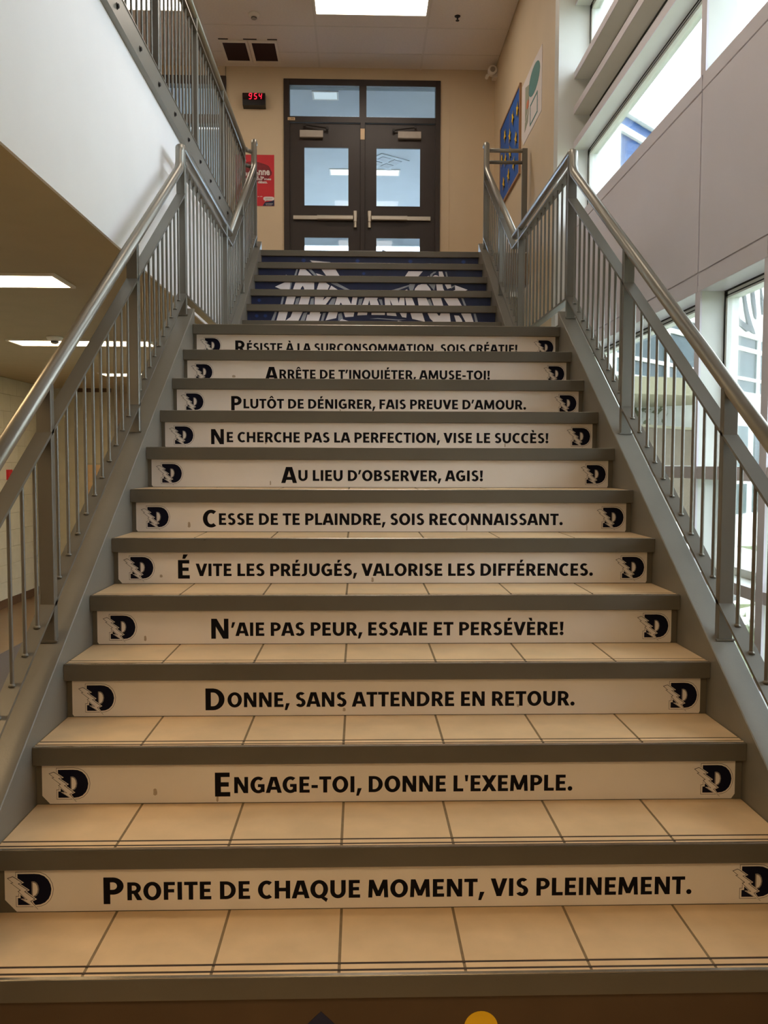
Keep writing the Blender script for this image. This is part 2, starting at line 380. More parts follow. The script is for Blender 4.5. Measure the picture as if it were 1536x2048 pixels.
# glazed tile patch and dark lintel on the far wall
far = MB(); far.box(-4.0, -3.45, 9.84, 9.88, LC-.05, LC); struct(far.build('trim_1', m_brown))
tp = struct(MB().box(-3.80, -3.47, 9.872, 9.88, FL+.1, 1.16).build('trim_2', m_mortar))
t0 = None
for i in range(3):
    for j in range(14):
        p = (-3.798+i*.11, 9.87, FL+.104+j*.112)
        if t0 is None: t0 = MB().bbox(0, .106, -.003, .004, 0, .108, .001).build('tile', m_tile, tp, loc=p)
        else: dup(t0, tp, p)
b = MB(); b.box(-2.0, FX, 8.2, 8.3, FL, LC); b.box(FX, 1.5, 6.9, 7.0, FL, LC+.7); struct(b.build('wall_core', m_block))
b = MB(); b.box(-2.0, -1.98, 8.3, 11.6, FL, LC); struct(b.build('wall_side', m_beige))
b = MB(); b.box(-4.40, WX+.2, YE-.1, YE, FL, CZ); struct(b.build('wall_rear', m_beige))
# two narrow far windows down the lower corridor
for i, x in enumerate((-3.42, -3.22, -3.04)):
    f = MB(); f.box(x, x+.11, 11.58, 11.6, 1.1, 1.98); f = struct(f.build('window_%d' % (i+11), m_frame))
    for k in range(2): MB().box(x+.012, x+.098, 11.572, 11.58, 1.12+k*.43, 1.53+k*.43).build('pane', emit('far_daylight', (.95, 1, .85), 1.1), f)

# upper walls
b = MB(); b.box(BX, BX+.13, 5.47, YD, ZT-3.7, CZ+.04); struct(b.build('wall_right', m_beige))
b = MB(); b.box(-4.25, -3.62, YD, YD+.12, ZT, CZ); b.box(-3.62, -1.72, YD, YD+.12, 5.80, CZ); b.box(-1.71, -1.022, YD, YD+.12, ZT, CZ)
b.box(.872, BX, YD, YD+.12, ZT, CZ); b.box(-1.022, .872, YD, YD+.12, 5.779, CZ); b.box(-4.25, BX+.3, YD+.002, YD+.12, CZ-.001, CZ+.06); struct(b.build('wall_door', m_beige))
b = MB(); b.box(-4.40, -4.25, YE, 16.2, ZT, CZ); struct(b.build('wall_left', m_beige))
# door recess jamb shadow line
b = MB(); b.box(.98, .985, YD-.006, YD, ZT, CZ); struct(b.build('trim_3', m_beige))
# ceiling above: grid sheet + lay-in tiles
cg = MB(); cg.box(-4.25, WB, YE, YD, CZ+.012, CZ+.03); cg = struct(cg.build('ceiling', m_grid))
XS = [-4.25, -3.03, -1.81, -.59, .63, BX]
YS = [YD-i*.61-.39 for i in range(8)]   # 8.39, 7.78, 7.17 ...
yy = [YD-.004]+YS
for j in range(len(yy)-1):
    for i in range(len(XS)-1):
        xa, xb = XS[i]+.006, XS[i+1]-.006
        MB().bbox(xa, xb, yy[j+1]+.006, yy[j]-.006, CZ-.001, CZ+.012, .002).build('ceiling_tile', m_ceil, cg)
g = MB()
for x in XS[1:-1]: g.box(x-.012, x+.012, yy[-1], YD, CZ-.004, CZ+.012)
for y in yy[1:]: g.box(-4.25, BX, y-.008, y+.008, CZ-.0035, CZ+.012)
g.build('grid_bar', m_grid, cg)
b = MB(); b.box(-4.25, WB, YE, yy[-1], CZ, CZ+.012); struct(b.build('ceiling', m_ceil))

# ------------------------------------------------------------ room beyond the doors
b = MB(); b.box(-4.25, 2.3, YD+.12, 16.2, CZ, CZ+.05); struct(b.build('ceiling', m_plaster))
b = MB(); b.box(2.2, 2.3, YD+.12, 16.2, ZT, 3.5); b.box(2.2, 2.3, YD+.12, 16.2, 5.2, CZ); b.box(2.2, 2.3, YD+.12, 11.2, 3.5, 5.2); struct(b.build('wall_beyond', m_plaster))
b = MB(); b.box(-4.25, 2.2, 16.1, 16.2, 5.62, CZ); b.box(-4.25, 2.2, 16.1, 16.2, ZT, 3.4)
for x in (-4.2, -2.0, .1, 2.15): b.box(x-.05, x+.05, 16.08, 16.2, 3.4, 5.62)
wf = struct(b.build('wall_beyond', m_plaster))
win = struct(MB().box(-4.2, 2.2, 16.10, 16.16, 4.42, 4.5).build('window_10', m_softgrey))
for i in range(3): MB().box(-4.15+i*2.13, -2.05+i*2.13, 16.12, 16.13, 3.4, 5.62).build('pane', m_glass, win)
win2 = struct(MB().box(2.21, 2.29, 11.2, 16.2, 4.3, 4.36).build('window_9', m_softgrey))  # unseen side glazing, added to bring daylight into the room beyond
MB().box(2.24, 2.25, 11.2, 16.1, 3.5, 5.2).build('pane', m_glass, win2)
# sloping blue brace of the glazing seen low through the right door
MB().prism_y([(.35, 5.50), (2.0, 4.78), (2.0, 4.66), (.35, 5.38)], 15.9, 15.98).build('brace', m_softgrey, win)
# ceiling bulkhead and a leaning partition
struct(MB().box(-4.25, 2.2, YD+.12, YD+.36, 5.84, CZ).build('trim_40', m_softgrey))
struct(MB().prism_y([(1.0, CZ), (1.42, CZ), (1.42, 4.9), (1.12, 5.34)], 10.6, 10.75).build('trim_4', m_plaster))
struct(MB().prism_y([(-4.25, CZ), (-.6, CZ), (-1.3, CZ-.30), (-4.25, CZ-.30)], 15.2, 15.4).build('trim_5', m_plaster))

# ------------------------------------------------------------ window wall on the right
# (z0, z1) of the horizontal box members running the length of the wall
def member(z0, z1, y0, y1, name='transom', parent=None, m=m_cream):
    q = MB(); q.cm = 0; q.box(WX, WB, y0, y1, z0, z1); return q.build(name, m, parent)
wall = MB()
wall.box(WX+.004, WB+.06, YE, 5.325, 2.07, 3.172)          # spandrel core
wall.box(WX, WB+.06, YE, 5.325, 5.02, CZ)                  # above the top window
wall.box(WX, WB+.2, YE, .28, FL, CZ)  # unseen solid stretch, added to keep daylight off the lowest steps
wr = struct(wall.build('wall_right', m_panel))
# return face between beige wall and window wall, and the outer skin behind it
struct(MB().box(BX, WB+.25, 5.325, 5.47, FL, CZ+.04).build('wall_return', m_cream))
# panels on the spandrel (edge strips + field panels with grooves between)
yb = [5.325, 2.575, 1.80, 1.05, .30, -.45, YB]
for i in range(len(yb)-1):
    y1, y0 = yb[i]-.006, yb[i+1]+.006
    MB().bbox(WX-.006, WX+.006, y0, y1, 2.17, 3.085, .002).build('panel', m_panel, wr)
    MB().bbox(WX-.006, WX+.006, y0, y1, 3.093, 3.172, .002).build('edge_strip', m_panel, wr)
    MB().bbox(WX-.006, WX+.006, y0, y1, 2.07, 2.162, .002).build('edge_strip', m_panel, wr)
# upper windows
def frame_window(n, z0, z1, heads, label=None):
    fr = MB()
    fr.box(WB-.012, WB+.05, YB, 5.325, z1-.045, z1)         # head frame
    fr.box(WB-.012, WB+.05, YB, 5.325, z0, z0+.03)
    fr.box(WB-.012, WB+.05, 5.28, 5.325, z0, z1)
    f = struct(fr.build('window_%d' % n, m_cream))
    gk = MB(); gk.box(WB-.016, WB-.011, YB, 5.325, z1-.006, z1); gk.box(WB-.016, WB-.011, 5.317, 5.325, z0, z1)
    gk.box(WB-.014, WB-.011, YB, 5.3, z1-.024, z1-.018)
    gk.build('gasket', m_gasket, f)
    for i in range(len(yb)-1):
        MB().box(WB+.012, WB+.018, yb[i+1]+.03, yb[i]-.03, z0+.02, z1-.04).build('pane', m_glass, f)
    return f
w1 = frame_window(1, 3.172, 3.762, None)
w2 = frame_window(2, 4.39, 4.92, None)
# sills
struct(MB().box(WX-.004, WB+.05, YB, 5.325, 3.15, 3.173).build('trim_6', m_panel))
# deep box members A, B, C and D with opaque backs between them
for n, (z0, z1) in enumerate(((3.762, 3.823), (4.049, 4.107), (4.334, 4.39), (4.92, 4.98))):
    q = MB(); q.cm = 0; q.box(WX, WX+.006, YB, 5.325, z0, z1); q.cm = 1; q.box(WX+.006, WB+.02, YB, 5.325, z0+.001, z1-.001)
    struct(q.build('trim_%d' % (7+n), [m_panel, m_cream]))
bk = MB(); bk.box(WB, WB+.06, YB, 5.325, 3.82, 4.05); bk.box(WB, WB+.06, YB, 5.325, 4.10, 4.335); bk.box(WX, WB+.06, YB, 5.325, 4.98, 5.03)
bk = struct(bk.build('wall_right', m_cream))
gk = MB(); gk.box(WB-.006, WB, YB, 5.325, 4.037, 4.049); gk.box(WB-.006, WB, YB, 5.325, 4.322, 4.334); gk.build('gasket', m_gasket, bk)
# mullions: upper and lower boxes
mw = .033
for n, y in enumerate(yb[1:-1]):
    q = MB(); q.cm = 0; q.box(WX-.004, WX+.006, y-mw, y+mw, 3.10, 5.02); q.box(WX-.004, WX+.006, y-mw, y+mw, FL, 2.10)
    q.cm = 1; q.box(WX+.006, WB+.02, y-mw+.001, y+mw-.001, 3.173, 3.762); q.box(WX+.006, WB+.02, y-mw+.001, y+mw-.001, 4.39, 4.92)
    q.box(WX+.006, WB+.02, y-mw+.001, y+mw-.001, FL, 2.07)
    struct(q.build('trim_%d' % (20+n), [m_panel, m_cream]))
# lower windows
fr = MB(); fr.box(WB-.012, WB+.05, YB-.3, 5.325, 2.03, 2.07); fr.box(WB-.012, WB+.05, YB-.3, 5.325, FL, FL+.05)
fr.box(WB-.012, WB+.05, 5.27, 5.325, FL, 2.07)
for y in yb[1:-1]: fr.box(WB-.012, WB+.05, y-.062, y+.062, FL, 2.07)
f3 = struct(fr.build('window_3', m_cream))
gk = MB(); gk.box(WB-.016, WB-.011, YB, 5.325, 2.062, 2.07); gk.box(WB-.014, WB-.011, YB, 5.3, 2.04, 2.046)
for y in yb[1:-1]:
    for sgn in (-1, 1): gk.box(WB-.016, WB-.011, y+sgn*.036-.004, y+sgn*.036+.004, FL, 2.06)
gk.build('gasket', m_gasket, f3)
for z0, z1 in ((1.17, 2.05), (.63, 1.10), (FL+.03, .56)):
    for i in range(len(yb)-1):
        MB().box(WB+.012, WB+.018, yb[i+1]+.03, yb[i]-.03, z0-.03, z1+.03).build('pane', m_glass, f3)
for n, (z0, z1, yn, yf) in enumerate(((1.10, 1.165, YB, 5.325), (.565, .62, YB, 5.325))):
    q = MB(); q.cm = 0; q.box(WX, WX+.006, yn, yf, z0, z1); q.cm = 1; q.box(WX+.006, WB+.02, yn, yf, z0+.001, z1-.001)
    struct(q.build('trim_%d' % (30+n), [m_panel, m_cream]))
MB().box(WB-.012, WB+.05, YB, 5.3, .62, .66).build('sill_frame', m_cream, f3)
# lower right wall beyond the glazing, under the top floor
struct(MB().box(WX-.02, WB+.1, YE, YB-.3, FL, LC).build('wall_right', m_beige))

# ------------------------------------------------------------ stairs
TX = [-HW, -.737, -.442, -.1466, .1486, .4438, .739, HW]
def make_step(root, y, z, tread_d, name='step', tiles=True, tread_end=None):
    e = y+tread_d+.028
    q = MB()
    q.prism_x([(y+.003, z), (y, z-.003), (y, z-.052), (y+.003, z-.054), (y+.028, z-.054), (y+.028, z-R-.002), (y+.036, z-R-.002), (y+.036, z-.03), (e, z-.03), (e, z-.012), (y+.012, z-.012), (y+.012, z)], -HW+.0015, HW-.0015)
    st = q.build(name, m_step, root)
    MB().prism_x([(y+.0005, z-.0005), (y+.0115, z-.0005), (y+.0115, z+.0012), (y+.002, z+.0012)], -HW+.002, HW-.002).build('nosing_edge', m_trim, st)
    if tiles:
        MB().box(-HW, HW, y+.012, e, z-.011, z-.0012).build('grout', m_grout, st)
        q = MB(); q.box(-HW+.004, HW-.004, y+.0215, y+.0300, z-.003, z-.0006); q.box(-HW+.004, HW-.004, y+.0490, y+.0575, z-.003, z-.0006); q.box(-HW+.004, HW-.004, y+.0115, y+.0135, z-.003, z-.0008)
        q.build('grip_strip', m_grip, st)
        for i in range(7):
            a, c = TX[i]+.0036, TX[i+1]-.0036
            jz = random.uniform(-.0003, .0003)
            q = MB(); q.box(a, c, y+.0135, y+.0215, z-.011, z+jz); q.box(a, c, y+.0300, y+.0490, z-.011, z+jz); q.box(a, c, y+.0575, e-.0015, z-.011, z+jz)
            q.build('tile', m_tile, st)
    else:
        MB().box(-HW, HW, y+.012, e, z-.011, z).build('tile_surface', m_tile, st)
    return st
st1 = thing('staircase', 'long lower grey steel staircase with beige tiled treads and slogan signs', 'staircase', (0, -2*T, FL))
OFF = Vector((0, 2*T, -FL))
def under(root):
    """children were built in world space: move them so the Empty can stand at the thing's base"""
    for ch in root.children: ch.location = ch.location-root.location
for k in range(-2, 11):
    make_step(st1, k*T, k*R, T, tiles=(k >= 0))
make_step(st1, 11*T, ZL, Y2-11*T, 'landing', tiles=False)
# stringers: web, top flange and bottom flange
def stringer(root, sx, ya, za, yb_, zb, name='stringer'):
    """ya..yb: sloping channel along the nosing line, web at HW"""
    s = MB(); top = .055; dep = .30
    x0, x1 = sorted((sx*HW, sx*(HW+.008))); X0, X1 = sorted((sx*HW, sx*(HW+.085)))
    P = lambda y, z0: (y, z0)
    s.prism_x([(ya, za+top-dep+.009), (yb_, zb+top-dep+.009), (yb_, zb+top-.009), (ya, za+top-.009)], x0, x1)
    e = .003; sec = [(HW-.001, -.009), (HW+.085, -.009), (HW+.085, -.003), (HW+.082, 0), (HW-.001+e, 0), (HW-.001, -e)]
    vs = [(sx*x, ya, za+top+z) for x, z in sec]+[(sx*x, yb_, zb+top+z) for x, z in sec]
    s.add(vs, [tuple(range(5, -1, -1)), tuple(range(6, 12))]+[(i, (i+1) % 6, 6+(i+1) % 6, 6+i) for i in range(6)])
    s.prism_x([(ya, za+top-dep), (yb_, zb+top-dep), (yb_, zb+top-dep+.009), (ya, za+top-dep+.009)], X0, X1)
    return s.build(name, m_string, root)
for sx in (-1, 1):
    ya = -2*T-.05; stringer(st1, sx, ya, ya*SL-.0, 3.10, 3.10*SL)
    # level channel carrying the landing
    x0, x1 = sorted((sx*HW, sx*(HW+.008))); X0, X1 = sorted((sx*HW, sx*(HW+.085)))
    q = MB(); q.box(x0, x1, 3.10, Y2+.1, ZL-.24, ZL+.02); q.box(X0, X1, 3.10, Y2+.1, ZL+.011, ZL+.02); q.box(X0, X1, 3.10, Y2+.1, ZL-.24, ZL-.231)
    q.build('stringer', m_string, st1)
under(st1)
st2 = thing('staircase', 'short upper flight of grey steel steps with a navy mural, beyond the landing', 'staircase', (0, Y2, ZL))
for k in range(12, 18):
    make_step(st2, Y2+(k-12)*T, k*R, T, tiles=False)
q = MB(); q.prism_x([(YT+.003, ZT), (YT, ZT-.003), (YT, ZT-.052), (YT+.003, ZT-.054), (YT+.028, ZT-.054), (YT+.028, ZT-R-.002), (YT+.036, ZT-R-.002), (YT+.036, ZT-.03), (YT+.05, ZT-.03), (YT+.05, ZT)], -HW, HW)
q.build('step', m_step, st2)
for sx in (-1, 1):
    stringer(st2, sx, Y2-.14, Y2*0+12*R-.14*SL, YT+.06, ZT+.06*SL)
under(st2)

# ------------------------------------------------------------ writing and emblems on the risers
DPOLY_OUT = [(450,260),(800,258),(900,268),(1000,310),(1075,385),(1122,480),(1140,580),(1122,690),(1080,780),(1005,855),(915,895),(815,907),(450,905),(450,762),(505,762),(505,400),(450,400)]
DHOLE = [(735,415),(790,412),(840,440),(875,500),(888,575),(872,660),(835,715),(770,745),(735,745)]
BOLT = [(262,348),(350,315),(390,335),(530,430),(455,455),(645,590),(585,620),(790,780),(705,820),(850,985),(560,790),(655,795),(470,620),(515,590),(325,445),(370,440)]
BOLT_O = [(225,345),(350,285),(410,320),(600,445),(530,470),(705,605),(640,640),(850,790),(760,830),(900,1035),(840,1010),(520,800),(590,790),(420,615),(450,595),(280,450),(320,430)]
def ring(poly, g):
    """offset a polygon outward by g (simple miter)"""
    n = len(poly); A = sum(poly[i][0]*poly[(i+1) % n][1]-poly[(i+1) % n][0]*poly[i][1] for i in range(n)); sg = 1 if A > 0 else -1; out = []
    for i in range(n):
        p0, p1, p2 = Vector(poly[i-1]), Vector(poly[i]), Vector(poly[(i+1) % n])
        d1 = (p1-p0).normalized(); d2 = (p2-p1).normalized()
        n1 = Vector((d1.y, -d1.x))*sg; n2 = Vector((d2.y, -d2.x))*sg; m_ = (n1+n2)
        m_ = m_.normalized()/max(.5, m_.normalized().dot(n1)); out.append(tuple(p1+m_*g))
    return out
def emblem(parent, xc, y, zbase):
    def tr(ps): return [(xc+(u-704)/7900, zbase+.0204+(905-v)/7750) for u, v in ps]
    q = MB(); q.prism_y(tr(ring(DPOLY_OUT, 44)), y-.0012, y-.0009); e = q.build('emblem', m_inkfade, parent)
    q = MB(); q.prism_y(tr(ring(DPOLY_OUT, 32)), y-.0016, y-.0012); q.build('halo', m_sticker, e)
    q = MB(); q.prism_y(tr(DPOLY_OUT), y-.0020, y-.0016); q.build('letter', m_navy2, e)
    q = MB(); q.prism_y(tr(DHOLE), y-.0024, y-.0020); q.build('letter_counter', m_inkfade, e)
    q = MB(); q.prism_y(tr(ring(DHOLE, -26)), y-.0027, y-.0024); q.prism_y(tr(ring(BOLT, 26)), y-.0027, y-.0021); q.build('letter_counter', m_sticker, e)
    q = MB(); q.prism_y(tr(ring(BOLT, 11)), y-.0030, y-.0027); q.build('bolt_outline', m_ink, e)
    q = MB(); q.prism_y(tr(BOLT), y-.0033, y-.0030); q.build('lightning_bolt', m_sticker, e)
m_navy2 = mat('navy_ink', (10, 13, 34), .6, 0, .05, 9, spec=.15)
ROWS = {1: ("P", "ROFITE DE CHAQUE MOMENT, VIS PLEINEMENT.", -.771, .790), 2: ("E", "NGAGE-TOI, DONNE L'EXEMPLE.", -.524, .534),
 3: ("D", "ONNE, SANS ATTENDRE EN RETOUR.", -.599, .607), 4: ("N", "\u2019AIE PAS PEUR, ESSAIE ET PERS\u00c9V\u00c8RE!", -.626, .634),
 5: ("\u00c9", "VITE LES PR\u00c9JUG\u00c9S, VALORISE LES DIFF\u00c9RENCES.", -.799, .811), 6: ("C", "ESSE DE TE PLAINDRE, SOIS RECONNAISSANT.", -.749, .755),
 7: ("A", "U LIEU D\u2019OBSERVER, AGIS!", -.444, .456), 8: ("N", "E CHERCHE PAS LA PERFECTION, VISE LE SUCC\u00c8S!", -.809, .811),
 9: ("P", "LUT\u00d4T DE D\u00c9NIGRER, FAIS PREUVE D\u2019AMOUR.", -.753, .753), 10: ("A", "RR\u00caTE DE T\u2019INQUI\u00c9TER, AMUSE-TOI!", -.604, .607),
 11: ("R", "\u00c9SISTE \u00c0 LA SURCONSOMMATION, SOIS CR\u00c9ATIF!", -.809, .806)}
SCUFF = {1: [], 2: [(-.70, .035, .012, .022), (-.518, .018, .007, .03)], 3: [(.42, .03, .008, .01), (-.15, .02, .01, .012)], 4: [(-.86, .022, .009, .02)], 5: [(-.865, .03, .012, .012), (-.05, .015, .01, .02)], 6: [(-.81, .03, .012, .025), (.35, .02, .006, .03)],
 7: [(-.5, .02, .006, .02)], 8: [(-.55, .03, .01, .02), (.6, .02, .006, .02)], 9: [(-.2, .02, .008, .015)], 10: [(-.78, .04, .02, .014)], 11: []}
for k, (ini, rest, x0, x1) in ROWS.items():
    y = k*T+.0275; zb = (k-1)*R
    root = thing('slogan_sign', 'white stair sign reading \u201c%s\u201d' % ((ini+rest.lower()) if k != 5 else ini+rest.lower()), 'sign', (0, y, zb))
    root['group'] = 'slogan signs on the stair risers'
    c1, c2 = {1: (.028, .006), 2: (.020, .010), 3: (.003, .003), 4: (.003, .002), 5: (.012, .004)}.get(k, (.004, .004))
    q = MB(); q.prism_y([(-1.026+c1, .002), (1.024-c2, .002), (1.024, .006+c2), (1.024, .1235), (-1.028, .1235), (-1.028, .006+c1)], -.0009, 0)
    q.build('backing', m_sticker, root)
    # lettering: big initial + small capitals
    big, small = .0705, .0475                      # cap heights in metres
    gap = {5: .018, 4: .002}.get(k, .003)
    kx = (x1-x0)/(text_width(ini, big)+gap+text_width(rest, small)-.06*small-.1*big)
    q = MB(); xe = draw_text(q, ini, x0-.1*big*kx, .0205, big, -.0012, kx); draw_text(q, rest, xe+gap*kx, .0300, small, -.0012, kx)
    q.build('lettering', m_ink, root)
    for xc in ((-.962 if k == 1 else -.949), .958):
        emblem(root, xc, 0, 0)
    if SCUFF[k]:
        q = MB()
        for (sx_, sz, wv, hv) in SCUFF[k]:
            q.prism_y([(sx_+wv*math.cos(t*PI/4)*(.5+.2*math.sin(t*3)), sz+hv*math.sin(t*PI/4)*.5) for t in range(8)], -.0011, -.0009)
        q.build('scuff_mark', m_scuff, root)
# riser 0: brown board with a row of coloured signs, only the tips of two show
r0 = thing('bottom_sign', 'brown lowest riser panel with a blue diamond and a yellow disc', 'sign', (0, .0275, -R))
MB().box(-1.04, 1.04, -.0009, 0, .002, .1235).build('backing', m_brownface, r0)
MB().prism_y([(-.189+.05*math.sin(t*PI/2)*1.0, .030+.048*math.cos(t*PI/2)) for t in range(4)], -.0018, -.0009).build('blue_diamond', m_navy, r0)
MB().prism_y([(.187+.040*math.sin(t*PI/16), .033+.040*math.cos(t*PI/16)) for t in range(32)], -.0018, -.0009).build('yellow_disc', m_yellow, r0)

# ------------------------------------------------------------ mural on the upper risers
MUR = {
5: dict(t=65, b=150, l=180, r=2869.6,
  g=[[(775,105),(1025,125),(1050,150),(815,150)], [(2044,160),(2110,140),(2275,130),(2260,158)]],
  w=[[(785,112),(1015,132),(1032,150),(833,150)], [(2060,158),(2120,148),(2262,138),(2250,158)]]),
4: dict(t=222, b=318, l=142, r=2911.6,
  g=[[(612,222),(632,222),(605,318),(580,318)], [(755,222),(795,222),(885,318),(850,318)], [(2250,322),(2264,270),(2305,240),(2335,235),(2330,250),(2295,270),(2275,322)], [(2446,238),(2466,238),(2486,322),(2466,322)], [(480,300),(486,285),(494,300),(500,318),(475,318)]],
  w=[[(655,222),(722,222),(825,318),(625,318)], [(920,222),(1095,222),(1155,318),(885,318),(850,270),(985,308)], [(1992,235),(2170,235),(2095,322),(1934,322)], [(2155,322),(2250,288),(2215,322)], [(2290,322),(2295,295),(2320,280),(2345,282),(2372,297),(2366,235),(2412,235),(2443,322)]]),
3: dict(t=395, b=497, l=100, r=2961.6,
  g=[[(535,395),(560,395),(535,497),(515,497)], [(1030,397),(1110,397),(1270,480),(1400,497),(1250,497),(1070,418)], [(1714,497),(1820,470),(2004,412),(2010,425),(1855,485),(1830,497)], [(2004,403),(2075,403),(2044,497),(2014,497),(1995,440)], [(2240,403),(2325,403),(2310,480)], [(2500,440),(2565,412),(2560,430),(2520,455)]],
  w=[[(350,450),(470,395),(540,395),(525,497),(460,497)], [(600,395),(830,395),(830,497),(712,497),(705,460),(690,435),(670,460),(655,497),(565,497)], [(890,395),(975,395),(1020,430),(990,497),(855,497)], [(1040,430),(1130,485),(1125,497),(1005,497)], [(1135,484),(1210,497),(1130,497)], [(1905,500),(1975,468),(1990,500)], [(2060,500),(2075,455),(2110,415),(2155,403),(2215,403),(2255,450),(2283,500)], [(2333,403),(2412,403),(2420,450),(2445,500),(2347,500)], [(2440,403),(2517,403),(2520,445),(2472,460)], [(2565,412),(2725,468),(2655,500),(2495,500),(2570,470)]]),
2: dict(t=575, b=690, l=58, r=3004.6,
  g=[[(440,578),(465,578),(440,690),(415,690)], [(610,600),(655,585),(625,690),(590,690)], [(790,600),(825,590),(825,690),(775,690)], [(1050,595),(1095,590),(1068,690),(990,690)], [(1380,600),(1425,590),(1400,690),(1360,690)], [(1620,600),(1660,600),(1675,690),(1655,690)], [(2220,600),(2250,590),(2290,690),(2240,690)], [(2635,580),(2660,580),(2707,692),(2680,692)]],
  w=[[(500,575),(605,575),(570,690),(468,690)], [(670,575),(782,575),(752,690),(632,690)], [(838,577),(955,577),(935,620),(985,577),(1040,577),(955,690),(835,690)], [(1110,577),(1240,577),(1283,665),(1300,577),(1360,577),(1340,690),(1185,690),(1155,640),(1130,690),(1075,690)], [(1450,580),(1609,580),(1600,605),(1634,690),(1522,690),(1505,610),(1485,680),(1478,690),(1410,690)], [(1690,580),(1850,580),(1865,645),(1880,580),(1935,580),(1940,692),(1800,692),(1755,600),(1775,692),(1700,692)], [(1945,580),(2030,580),(2075,692),(1965,692)], [(2095,580),(2205,580),(2255,692),(2115,692)], [(2265,580),(2385,580),(2420,692),(2305,692)], [(2420,580),(2590,580),(2655,692),(2495,692)]]),
1: dict(t=768, b=885, l=10, r=3049.6,
  g=[[(350,768),(375,768),(340,885),(300,885)], [(700,780),(745,770),(705,885),(655,885)], [(935,780),(970,775),(935,885),(905,885)], [(1120,790),(1160,775),(1180,850),(1120,870)], [(2774,772),(2800,772),(2832,888),(2800,888)], [(1500,845),(1600,835),(1850,850),(1950,850),(1840,862),(1600,845)]],
  w=[[(400,768),(508,768),(478,872),(480,885),(365,885)], [(480,885),(485,870),(540,830),(565,768),(687,768),(630,885)], [(780,768),(900,768),(895,785),(910,790),(880,885),(722,885),(745,800),(770,800)], [(1005,768),(1115,768),(1095,840),(965,868)], [(1185,770),(1315,770),(1305,820),(1205,828)], [(1360,770),(1475,770),(1470,800),(1352,805)], [(1525,772),(1690,772),(1688,798),(1525,798)], [(1710,772),(1820,772),(1833,810),(1715,802)], [(1870,772),(1955,772),(1950,828),(1900,822)], [(2000,772),(2145,772),(2180,877),(2023,842)], [(2210,772),(2325,772),(2345,800),(2360,800),(2370,772),(2480,772),(2497,888),(2295,888),(2240,835)], [(2535,795),(2595,800),(2625,840),(2645,888),(2565,888)], [(2620,772),(2740,772),(2780,888),(2685,888)], [(1160,850),(1285,885),(1120,885)], [(1850,866),(1975,885),(1830,885)]]),
}
HANDS = {5: [700, 1365, 2020, 2680], 4: [1440, 1990], 2: [160], 1: [235, 130]}
for k in (7, 6, 5, 4, 3, 2, 1):
    # k counts the five risers that show as 1..5; two more are hidden behind the landing edge
    pass
for n in range(7):
    k = n-1                                        # visible index 1..5 for n = 2..6
    y = Y2+n*T+.0275; zb = (11+n)*R
    word = {6: 'topmost navy mural strip with two white bolt tips and blue handprints',
            5: 'second navy mural strip from the top, with white slanting bolts',
            4: 'middle navy mural strip with white arrow tips at both ends',
            3: 'fourth navy mural strip from the top, with the middles of white letters',
            2: 'lowest visible navy mural strip with the feet of white letters'}.get(n)
    if word is None: word = ('lower' if n == 0 else 'upper')+' of the two plain navy mural strips hidden behind the landing edge'
    root = thing('mural_strip', word, 'mural', (0, y, zb), 'strips of the blue mural on the upper risers')
    MB().box(-1.04, 1.04, -.0009, 0, .001, .1235).build('backing', m_navy, root)
    if k not in MUR or not (1 <= k <= 5): continue
    d = MUR[k]; s = (d['r']-d['l'])/2.092
    def tr(ps): return [(-1.046+(u-d['l'])/s, .122-(v-d['t'])/s) for u, v in ps]
    for key, m_, yo, nm in (('g', m_silver, -.0013, 'silver_outline'), ('w', m_pwhite, -.0018, 'white_lettering')):
        q = MB()
        for ps in d[key]:
            pp = tr(ps)
            q.prism_y([(x, max(.002, z)) for x, z in pp], yo-.0003, yo+.0002)
            zmin = min(z for x, z in pp); low = [x for x, z in pp if z < zmin+.004]
            if len(low) >= 2 and max(v for u, v in ps) >= d['b']-3 and n not in (6,):
                sh = -.10*(zmin-.002)/.06 if sum(low)/len(low) < 0 else .10*(zmin-.002)/.06
                q.prism_y([(min(low), zmin), (max(low), zmin), (max(low)+sh*.2, .002), (min(low)+sh*.2, .002)], yo-.0003, yo+.0002)
        q.build(nm, m_, root)
    if k in HANDS:
        q = MB()
        for u in HANDS[k]:
            cx = -1.046+(u-d['l'])/s; cz = .085; rr = .020 if k == 5 else .015
            pts = []
            for i in range(20):
                a = 2*PI*i/20; rad = rr*(1.35 if (i % 2 == 0 and math.sin(a) > -.2) else .75); pts.append((cx+rad*math.cos(a), cz+rad*math.sin(a)))
            q.prism_y(pts, -.0013, -.0009)
        q.build('handprint', m_blue, root)

